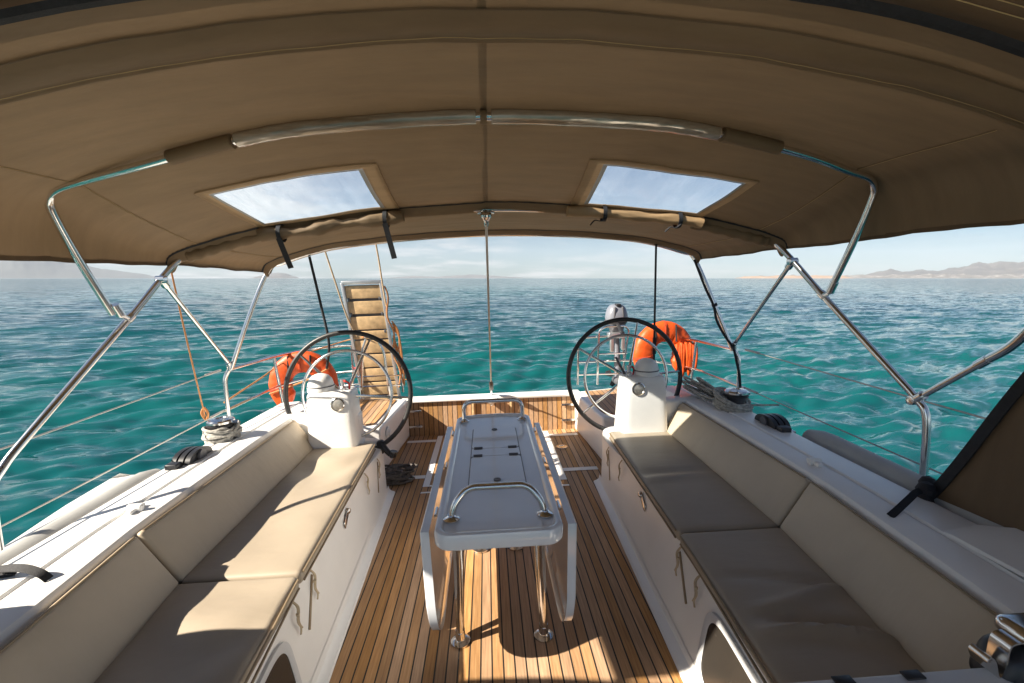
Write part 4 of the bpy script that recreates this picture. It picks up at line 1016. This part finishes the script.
# ------------------------------------------------------------------ outboard motor
ob = Thing('outboard_motor', (1.39, 4.84, .30), 'small grey outboard motor clamped upright on the right stern rail', 'outboard motor')
oc = V((1.385, 4.86, 1.045)); mb = MB()
prof_ = [(.112, .085, 0.0), (.118, .10, .015), (.120, .105, .04), (.112, .10, .09), (.095, .088, .14), (.072, .07, .17), (.04, .04, .182)]
rings = [superloop(oc.x, oc.y, a, b, oc.z + z, 28, 2.8) for a, b, z in prof_]
mb.grid(rings, closed_u=True); k = 28; mb.f.append(tuple(6 * k + i for i in range(k))); cw = ob.part('cowl', mb, 'grey_paint', sharp=60)
mb = MB(); mb.grid([superloop(oc.x, oc.y, .127, .107, oc.z + z, 28, 2.8) for z in (-.002, .012)], closed_u=True); ob.part('cowl_band', mb, 'dark_grey', cw)
mb = MB(); mb.rbox((.055, .09, .03), .012, lambda x, y, z: oc + V((x, y - .05, .178 + z)), n=(1, 1, 1)); ob.part('starter_grip', mb, 'black', cw)
for sx in (-1, 1):
    mb = MB(); mb.rbox((.022, .03, .12), .01, lambda x, y, z: oc + V((sx * .045 + x + sx * .02 * -z * 4, y - .088, .10 + z)), n=(1, 1, 2)); ob.part('cowl_rib', mb, 'dark_grey', cw)
mb = MB(); rings = [superloop(oc.x, oc.y, a, b, oc.z + z, 24, 2.6) for a, b, z in ((.06, .06, -.16), (.075, .07, -.09), (.085, .075, -.05), (.115, .085, -.01))]
mb.grid(rings, closed_u=True); ob.part('midsection', mb, 'dark_grey')
mb = MB(); mb.box(oc.x - .12, oc.x + .06, oc.y - .14, oc.y - .04, oc.z - .17, oc.z - .11, .012); mb.box(oc.x - .10, oc.x - .06, oc.y - .13, oc.y - .09, oc.z - .32, oc.z - .14, .008); mb.box(oc.x + .02, oc.x + .06, oc.y - .13, oc.y - .09, oc.z - .30, oc.z - .14, .008); ob.part('clamp_bracket', mb, 'alu')
mb = MB(); mb.tube([oc + V((0, 0, -.12)), oc + V((.015, 0, -.62))], .035, 14); ob.part('drive_leg', mb, 'grey_paint')
mb = MB(); mb.lathe([(.0, -.16), (.03, -.12), (.05, -.04), (.05, .05), (.03, .11), (.0, .13)], oc + V((.018, .02, -.66)), (0, 1, 0), 16); mb.prism([oc + V((.012, -.06, -.68)), oc + V((.012, .05, -.68)), oc + V((.012, .0, -.86))], (.012, 0, 0)); gb_ = ob.part('gearcase', mb, 'dark_grey')
mb = MB()
for k in range(3):
    a = 2 * PI * k / 3 + .4; u = V((math.cos(a), 0, math.sin(a))); v_ = V((-math.sin(a), .4, math.cos(a)))
    p = oc + V((.018, .17, -.66)); mb.prism([p + u * .02 - v_ * .015, p + u * .09 - v_ * .04, p + u * .115, p + u * .09 + v_ * .04, p + u * .02 + v_ * .015], (0, .006, 0))
ob.part('propeller', mb, 'black')
mb = MB(); mb.tube(catmull([oc + V((-.02, -.10, -.02)), oc + V((-.03, -.25, -.06)), oc + V((-.03, -.34, -.10))], 6), [.018] * 6 + [.022] * 7, 10); ob.part('tiller', mb, 'black')
# motor bracket tubes
mb = MB()
mb.tube(fillet([(1.16, 4.80, .36), (1.17, 4.78, .95), (1.24, 4.77, 1.0), (1.46, 4.77, 1.0), (1.50, 4.78, .95), (1.42, 4.80, .36)], .05), .012, 10); mb.tube([(1.16, 4.79, .70), (1.48, 4.79, .70)], .010, 8)
single('motor_bracket', mb, 'steel', (1.3, 4.8, .36), 'stainless tube frame that holds the outboard motor at the right stern', 'bracket')

# ------------------------------------------------------------------ lines
def line(name, pts, r, mat, label, cat='rope', n=6, extra=None):
    mb = MB(); mb.tube(catmull(pts, n), r, 8)
    if extra: extra(mb)
    return single(name, mb, mat, pts[-1], label, cat)
t = Thing('stern_stay', (0, 4.5, .42), 'thin upright stay on the centre line from the bimini clamp down to the transom', 'stay')
a, b = V((0.0, 2.712, 1.86)), V((-.002, 4.50, .382))
mb = MB(); mb.tube([a, b], .0075, 8); t.part('wire', mb, 'wire')
mb = MB(); d = (a - b).normalized(); mb.tube([b + d * .10, b + d * .13, b + d * .26, b + d * .29], [.010, .022, .022, .010], 12); t.part('tensioner', mb, 'black')
mb = MB(); mb.tube([b, b + d * .10], .010, 8); t.part('toggle', mb, 'steel')
mb = MB(); mb.lathe([(0, -.045), (.012, -.04), (.02, -.01), (.062, .0), (.068, .015), (.06, .03), (.05, .036), (0, .038)], (0.0, 4.395, .335), seg=22)
single('stern_lamp', mb, 'white_plastic', (0, 4.395, .33), 'round white stern lamp on the middle of the teak transom', 'lamp')
line('black_line', [(-1.30, 3.47, 1.745), (-1.25, 3.47, 1.40), (-1.21, 3.46, 1.10), (-1.30, 3.62, .88)], .010, 'black_web', 'black line dropping from the bimini behind the left steering wheel to the orange lifebuoy')
line('black_line', [(1.287, 3.46, 1.765), (1.285, 3.46, 1.35), (1.283, 3.46, .90), (1.283, 3.46, .66)], .0085, 'black_web', 'straight black line from the bimini down past the right lifebuoy', extra=lambda m: m.tube([(1.285, 3.46, 1.05), (1.284, 3.46, .92)], .014, 8))
line('tan_line', [(-1.50, 4.40, 1.85), (-1.44, 4.44, 1.55), (-1.37, 4.48, 1.22), (-1.30, 4.52, 1.02)], .008, 'tan_rope', 'tan line slanting from the bimini to the left side of the gangway')
line('tan_line', [(-1.06, 4.50, 1.98), (-1.045, 4.55, 1.75), (-1.035, 4.58, 1.55), (-1.02, 4.62, 1.30)], .008, 'tan_rope', 'tan halyard running up from the top right corner of the gangway')
line('orange_line', [(-1.68, 2.54, 1.66), (-1.80, 2.78, 1.25), (-1.915, 3.02, .84), (-1.95, 3.10, .68)], .0045, 'orange_rope', 'orange line from the left bimini edge down to the deck by the winch', extra=lambda m: [m.tube(catmull([(-1.95, 3.10, .74), (-1.97, 3.10, .70), (-1.95, 3.11, .65), (-1.93, 3.10, .70), (-1.95, 3.10, .74)], 4), .008, 8)])
line('orange_line', [(-1.925, 3.29, .72), (-1.91, 3.8, .78), (-1.87, 4.3, .85), (-1.5, 4.7, .95), (-1.25, 4.62, 1.0)], .0065, 'orange_rope', 'orange line tied along the left stern rail past the lifebuoy')
line('black_cable', [(1.575, 3.43, 1.64), (1.64, 3.37, 1.42), (1.703, 3.365, 1.29), (1.718, 3.34, 1.18), (1.772, 3.31, 1.06), (1.83, 3.295, .97), (1.838, 3.26, .88), (1.862, 3.24, .72), (1.865, 3.23, .42)], .0095, 'black_web', 'black cable wound down the aft bimini bow on the right side', extra=lambda m: [m.tube([(1.713, 3.383, 1.305), (1.723, 3.38, 1.285)], .021, 10), m.tube([(1.836, 3.325, .985), (1.842, 3.323, .97)], .022, 10)])
# rope heap on the sole by the left locker end
rr = random.Random(21); mb = MB()
for k in range(26):
    c = V((-.80 + rr.uniform(-.05, .07), 3.42 + rr.uniform(-.06, .10), rr.uniform(.012, .085)))
    L_ = rr.uniform(.06, .13); an = rr.uniform(-.5, .5)
    u = V((math.cos(an), math.sin(an), rr.uniform(-.2, .2))); v_ = V((-math.sin(an), math.cos(an), .1))
    mb.tube(catmull([c + u * (L_ * math.cos(a_)) + v_ * (.045 * math.sin(a_)) for a_ in [2 * PI * i / 8 for i in range(9)]], 4), .009, 7)
single('rope_heap', mb, 'dark_rope', (-.78, 3.45, 0), 'dark heap of rope on the teak sole beyond the left locker', 'rope')
# black horn shaped pocket under the left cushion end
mb = MB(); mb.rbox((.05, .06, .10), .02, lambda x, y, z: V((-.80 + x, 3.13 + y, .39 + z)), n=(1, 1, 1)); mb.tube(catmull([(-.79, 3.12, .42), (-.745, 3.10, .36), (-.71, 3.09, .345), (-.70, 3.09, .37)], 6), [.02] * 10 + [.026] * 9, 10)
single('handle_pocket', mb, 'black', (-.80, 3.13, .36), 'black winch handle pocket at the aft end of the left locker', 'pocket')

# chrome bracket in the lower right corner
cb = Thing('chrome_bracket', (1.05, .86, .64), 'curled chrome bracket on a black body at the lower right corner', 'bracket')
mb = MB(); base = V((1.118, .845, .612))
pts = [(-.085, 0, .075), (-.098, 0, .105), (-.088, 0, .118), (-.072, 0, .10), (-.058, 0, .055), (-.045, 0, .05), (-.036, 0, .085), (-.030, 0, .145), (-.010, 0, .160), (.03, 0, .158), (.06, 0, .13), (.13, 0, .05)]
mb.ribbon(catmull([base + V(p) * .72 for p in pts], 6), .04, .004, (0, 1, 0)); cb.part('curled_strip', mb, 'steel', sharp=60)
mb = MB(); mb.rbox((.22, .10, .13), .04, lambda x, y, z: base + V((.075 + x + z * .3, y + .01, .04 + z * .8)), n=(2, 1, 1)); cb.part('body', mb, 'black')
mb = MB(); mb.rbox((.16, .09, .06), .025, lambda x, y, z: base + V((.09 + x, y + .01, .115 + z * .7)), n=(2, 1, 1)); cb.part('cap', mb, 'steel')

# ------------------------------------------------------------------ apply heel to everything aboard
bpy.context.view_layer.update()
for o, base in BOAT: o.matrix_world = HM @ Matrix.Translation(base)

# ------------------------------------------------------------------ sea
def sea_mesh():
    rg = np.random.default_rng(5)
    fine = np.linspace(-68, 68, 980); left = np.linspace(-180, -68, 60)[:-1]; right = np.linspace(68, 180, 60)[1:-1]
    az = np.radians(np.concatenate([left, fine, right]))
    rad = 1.0 * np.exp(np.linspace(0, math.log(3600.0), 1000))
    A, Rr = np.meshgrid(az, rad)
    X = Rr * np.sin(A); Y = Rr * np.cos(A); h = np.zeros_like(X); dx = np.zeros_like(X); dy = np.zeros_like(X)
    sp = Rr * 0.0095
    gust = 0.75 + 0.25 * np.sin(X * .11 + 1.3 * np.sin(Y * .07)) * np.sin(Y * .13 + 1.1)
    main = math.radians(-72)          # waves roll towards the camera and to the right
    for lam in np.exp(np.linspace(math.log(0.2), math.log(5.0), 120)):
        th = main + rg.normal(0, 0.55 if lam < 3 else .35); k = 2 * PI / lam; ph = rg.uniform(0, 2 * PI)
        amp = 0.0086 * lam ** 0.60 * rg.uniform(.5, 1.3)
        if lam > 1.6: amp *= .72
        if lam > 3: amp *= .6
        fade = np.clip((lam / sp - 2.2) / 2.5, 0, 1)
        arg = k * (X * math.cos(th) + Y * math.sin(th)) + ph + 0.6 * np.sin(X * .37 / lam ** .5 + ph) 
        h += amp * fade * np.sin(arg)
        dx += -amp * fade * .55 * math.cos(th) * -np.cos(arg) * -1; dy += -amp * fade * .55 * math.sin(th) * -np.cos(arg) * -1
    h *= gust
    calm = np.clip(Rr / 2500, 0, 1); h *= (1 - calm)
    X = X - dx * 0 + dx * gust * (1 - calm); Y = Y + dy * gust * (1 - calm)
    n, m = X.shape
    co = np.stack([X, Y, h + WATER_Z], -1).reshape(-1, 3)
    i, j = np.meshgrid(np.arange(n - 1), np.arange(m), indexing='ij'); j2 = (j + 1) % m
    f = np.stack([i * m + j, (i + 1) * m + j, (i + 1) * m + j2, i * m + j2], -1).reshape(-1, 4)
    me = bpy.data.meshes.new('sea')
    me.vertices.add(len(co)); me.vertices.foreach_set('co', co.astype(np.float32).ravel())
    me.loops.add(f.size); me.loops.foreach_set('vertex_index', f.astype(np.int32).ravel())
    me.polygons.add(len(f)); me.polygons.foreach_set('loop_start', np.arange(0, f.size, 4, dtype=np.int32)); me.polygons.foreach_set('loop_total', np.full(len(f), 4, np.int32))
    me.update(); me.validate(); me.shade_smooth()
    o = bpy.data.objects.new('sea', me); COL.objects.link(o); o['kind'] = 'structure'
    me.materials.append(M['sea']); return o
def sea_mat():
    m, nt, out = newmat('sea_water')
    p = N(nt, 'ShaderNodeBsdfPrincipled')
    v = coords(nt)
    big = noise_(nt, coords(nt, (.010, .030, 1)), 1.0, 5, 0.6)         # broad stretched patches of water colour
    mid = noise_(nt, coords(nt, (.09, .22, 1)), 1.0, 4, 0.6)
    f = math_(nt, 'MULTIPLY_ADD', mid, 0.35, math_(nt, 'MULTIPLY', big, 0.65))
    r = ramp(nt, f, [(0.36, (0.003, 0.038, 0.054)), (0.47, (0.003, 0.056, 0.066)), (0.60, (0.004, 0.078, 0.080))])
    L(nt, r.outputs['Color'], p.inputs['Base Color'])
    p.inputs['IOR'].default_value = 1.333; p.inputs['Roughness'].default_value = 0.06
    # ripple slopes too small for the mesh, added straight to the normal; rougher water away from the lee of the boat
    geo = N(nt, 'ShaderNodeNewGeometry')
    ln = N(nt, 'ShaderNodeVectorMath', operation='LENGTH'); L(nt, v, ln.inputs[0])
    amt = ramp(nt, math_(nt, 'DIVIDE', ln.outputs['Value'], 160.0), [(0.0, (.62,) * 3), (0.10, (1.15,) * 3), (0.35, (1.25,) * 3), (1.0, (1.35,) * 3)]).outputs['Color']
    def rip(sc, det):
        n = N(nt, 'ShaderNodeTexNoise'); n.inputs['Scale'].default_value = 1.0; n.inputs['Detail'].default_value = det; n.inputs['Roughness'].default_value = .6
        mp = N(nt, 'ShaderNodeMapping'); mp.inputs['Scale'].default_value = sc; L(nt, coords(nt, (1, 1, 1), (0, 0, -.30)), mp.inputs['Vector']); L(nt, mp.outputs[0], n.inputs['Vector'])
        sb = N(nt, 'ShaderNodeVectorMath', operation='SUBTRACT'); L(nt, n.outputs['Color'], sb.inputs[0]); sb.inputs[1].default_value = (.5, .5, .5); return sb.outputs[0]
    sm = N(nt, 'ShaderNodeVectorMath', operation='ADD'); L(nt, rip((1.7, 7.5, 1), 5), sm.inputs[0]); L(nt, rip((.45, 1.9, 1), 4), sm.inputs[1])
    k = N(nt, 'ShaderNodeVectorMath', operation='MULTIPLY'); L(nt, sm.outputs[0], k.inputs[0]); L(nt, amt, k.inputs[1])
    fl = N(nt, 'ShaderNodeVectorMath', operation='MULTIPLY'); L(nt, k.outputs[0], fl.inputs[0]); fl.inputs[1].default_value = (.55, 1.0, 0)
    ad = N(nt, 'ShaderNodeVectorMath', operation='ADD'); L(nt, geo.outputs['Normal'], ad.inputs[0]); L(nt, fl.outputs[0], ad.inputs[1])
    nn = N(nt, 'ShaderNodeVectorMath', operation='NORMALIZE'); L(nt, ad.outputs[0], nn.inputs[0])
    L(nt, nn.outputs[0], p.inputs['Normal'])
    L(nt, p.outputs[0], out.inputs['Surface']); return m
M['sea'] = sea_mat()
sea_mesh()

# ------------------------------------------------------------------ far land
def land_mat(name, cols, scale):
    m, nt, out = newmat(name); p = N(nt, 'ShaderNodeBsdfPrincipled')
    f = noise_(nt, coords(nt, (scale, scale, scale * 2)), 1.0, 8, 0.7)
    L(nt, ramp(nt, f, [(0.35, cols[0]), (0.55, cols[1]), (0.66, cols[2])]).outputs['Color'], p.inputs['Base Color'])
    p.inputs['Roughness'].default_value = 0.9
    L(nt, p.outputs[0], out.inputs['Surface']); return m
M['land'] = land_mat('dry_hills', ((0.045, 0.043, 0.042), (0.08, 0.07, 0.06), (0.17, 0.15, 0.14)), .006)
M['land_far'] = land_mat('wooded_mountains', ((0.035, 0.04, 0.04), (0.05, 0.055, 0.05), (0.08, 0.08, 0.07)), .002)
M['beach'] = land_mat('beach_sand', ((0.26, 0.16, 0.09), (0.34, 0.22, 0.13), (0.40, 0.31, 0.22)), .01)
M['town'] = land_mat('low_shore', ((0.07, 0.065, 0.055), (0.17, 0.15, 0.13), (0.5, 0.48, 0.45)), .02)
def ridge(name, dist, az0, az1, prof_, depth, mat, seed, rough=.22, n=220, m=26):
    mb = MB(); rows = []
    for i in range(m + 1):
        f = i / m; row = []
        for j in range(n + 1):
            a = math.radians(lerp(az0, az1, j / n)); px = math.degrees(a)
            top = interp(px, prof_) * dist
            rr_ = dist + depth * f
            hh = top * math.sin(PI / 2 * min(1, f * 1.25)) ** 1.2 if f < .8 else top * (1 - (f - .8) * 1.5)
            nz = 0
            for o, s_ in ((1, 3.5), (2, 9), (4, 23)): nz += mnoise.noise((j / n * s_ * 6 * abs(az1 - az0) / 20 + seed, f * s_, seed)) / o
            hh *= 1 + rough * nz
            row.append(V((CX + rr_ * math.sin(a), rr_ * math.cos(a), WATER_Z - 4 + max(0, hh + 4))))
        rows.append(row)
    mb.grid(rows); o = mb.build(name, mat, None, 60); o['kind'] = 'structure'; return o
T = lambda px: px / 455.0
# azimuth (degrees to the right of the boat axis) -> tangent of the elevation
ridge('hills', 4600, 38.5, 62, [(38.5, 0), (40.2, T(1.2)), (41.7, T(6)), (42.6, T(7.5)), (43.6, T(6)), (45, T(7)), (46, T(6)), (47.0, T(8.5)), (48, T(10.5)), (49.5, T(12)), (53, T(15)), (58, T(14)), (62, T(3))], 1200, 'land', 3.1)
ridge('shore_flats', 4000, 30.5, 62, [(30.5, 0), (31.5, T(2.2)), (36, T(2.0)), (45, T(2.6)), (62, T(2.8))], 500, 'town', 8.2, .9, n=500, m=6)
ridge('beach', 3700, 29.0, 40, [(29.0, 0), (30.0, T(1.8)), (34, T(2.6)), (39, T(2.0)), (40, 0)], 200, 'beach', 1.4, .3, n=200, m=5)
ridge('island', 4600, -26.5, -21.6, [(-26.5, 0), (-25.6, T(2.2)), (-24.4, T(5.5)), (-23.6, T(5.8)), (-22.8, T(4.2)), (-21.9, T(1.4)), (-21.6, 0)], 1500, 'land', 5.5)
ridge('far_mountains', 5200, -58, -34, [(-58, T(8)), (-53, T(16)), (-48.5, T(12)), (-46.8, T(15)), (-44.5, T(23)), (-43.4, T(25)), (-41.5, T(17)), (-38.5, T(8)), (-35.5, T(4)), (-34, 0)], 1200, 'land_far', 6.7, .08)
ridge('far_mountains', 5600, -12, 6, [(-12, 0), (-9, T(2.4)), (-6, T(1.6)), (-2.5, T(3.6)), (0, T(3.2)), (3, T(1.4)), (6, 0)], 700, 'land', 2.2)

# air
HAZE = True
if HAZE:
    me = bpy.data.meshes.new('haze'); bm = bmesh.new(); bmesh.ops.create_cube(bm, size=1.0); bm.to_mesh(me); bm.free()
    hz = bpy.data.objects.new('haze', me); COL.objects.link(hz); hz['kind'] = 'stuff'
    hz.scale = (13600, 13600, 420.0); hz.location = (0, 0, 210 + WATER_Z - 6)
    m = bpy.data.materials.new('haze'); m.use_nodes = True; nt = m.node_tree; nt.nodes.clear()
    out = nt.nodes.new('ShaderNodeOutputMaterial'); pv = nt.nodes.new('ShaderNodeVolumePrincipled')
    pv.inputs['Color'].default_value = (0.76, 0.86, 1.0, 1); pv.inputs['Density'].default_value = 0.00010; pv.inputs['Anisotropy'].default_value = 0.0
    nt.links.new(pv.outputs[0], out.inputs['Volume']); me.materials.append(m)
    m.cycles.homogeneous_volume = True if hasattr(m, 'cycles') and hasattr(m.cycles, 'homogeneous_volume') else True

# ------------------------------------------------------------------ world, sun
W = bpy.data.worlds.new('World'); S.world = W; W.use_nodes = True
nt = W.node_tree; nt.nodes.clear()
out = nt.nodes.new('ShaderNodeOutputWorld'); bg = nt.nodes.new('ShaderNodeBackground'); sky = nt.nodes.new('ShaderNodeTexSky')
sd = (HM.to_3x3() @ SUN_BOAT).normalized()
elev = math.asin(sd.z); rotz = math.atan2(sd.x, sd.y)
sky.sky_type = 'NISHITA'; sky.sun_disc = False; sky.sun_elevation = elev; sky.sun_rotation = rotz
sky.air_density = 1.0; sky.dust_density = 0.25; sky.ozone_density = 3.0
tc = nt.nodes.new('ShaderNodeTexCoord')
sep = nt.nodes.new('ShaderNodeSeparateXYZ'); L(nt, tc.outputs['Generated'], sep.inputs[0])
zz = math_(nt, 'ADD', math_(nt, 'MAXIMUM', sep.outputs[2], 0.0), 0.10)
cmb = nt.nodes.new('ShaderNodeCombineXYZ'); L(nt, math_(nt, 'DIVIDE', sep.outputs[0], zz), cmb.inputs[0]); L(nt, math_(nt, 'DIVIDE', sep.outputs[1], zz), cmb.inputs[1])
cl = noise_(nt, cmb.outputs[0], 0.62, 8, 0.62)
cl2 = N(nt, 'ShaderNodeTexNoise'); cl2.inputs['Scale'].default_value = 2.2; cl2.inputs['Detail'].default_value = 6; L(nt, tc.outputs['Generated'], cl2.inputs['Vector'])
cover = math_(nt, 'MULTIPLY_ADD', cl2.outputs['Fac'], 0.35, math_(nt, 'MULTIPLY', cl, 0.75))
mask = ramp(nt, cover, [(0.50, (0, 0, 0)), (0.62, (1, 1, 1))]).outputs['Color']
cloudcol = ramp(nt, cl, [(0.3, (7.2, 7.3, 7.6)), (0.62, (10.5, 10.2, 9.8))]).outputs['Color']
thin = ramp(nt, math_(nt, 'MULTIPLY_ADD', sep.outputs[2], 1.9, math_(nt, 'MULTIPLY_ADD', sep.outputs[0], 0.55, 0.30)), [(0.25, (.92,) * 3), (0.75, (.14,) * 3)]).outputs['Color']
mk = math_(nt, 'MULTIPLY', mask, thin)
col = mixc(nt, mk, mixc(nt, 1.0, sky.outputs['Color'], (0.66, 0.88, 1.04), 'MULTIPLY'), cloudcol)
L(nt, col, bg.inputs['Color']); bg.inputs['Strength'].default_value = 0.027
L(nt, bg.outputs[0], out.inputs['Surface'])
sun = bpy.data.lights.new('sun', 'SUN'); sun.energy = 5.0; sun.angle = math.radians(0.55); sun.color = (1.0, 0.90, 0.76)
so = bpy.data.objects.new('sun', sun); COL.objects.link(so); so.rotation_euler = sd.to_track_quat('Z', 'Y').to_euler()

# ------------------------------------------------------------------ camera
cam = bpy.data.cameras.new('camera'); co = bpy.data.objects.new('camera', cam); COL.objects.link(co); S.camera = co
cam.sensor_width = 36; cam.lens = 36 * 455 / 1024; cam.clip_start = 0.05; cam.clip_end = 200000
th = math.atan(63.5 / 455); psi = math.atan(26 / math.hypot(455, 63.5))
fh = V((math.sin(psi), math.cos(psi), 0)); fwd = fh * math.cos(th) - V((0, 0, 1)) * math.sin(th)
co.location = EYE; co.rotation_euler = fwd.to_track_quat('-Z', 'Y').to_euler()

S.view_settings.view_transform = 'Standard'; S.view_settings.look = 'None'; S.view_settings.gamma = 1; S.view_settings.exposure = 1.62
S.render.engine = 'CYCLES'
S.cycles.max_bounces = 8; S.cycles.diffuse_bounces = 4; S.cycles.glossy_bounces = 4; S.cycles.transparent_max_bounces = 12; S.cycles.volume_bounces = 0
S.cycles.use_denoising = True; S.cycles.sample_clamp_indirect = 6
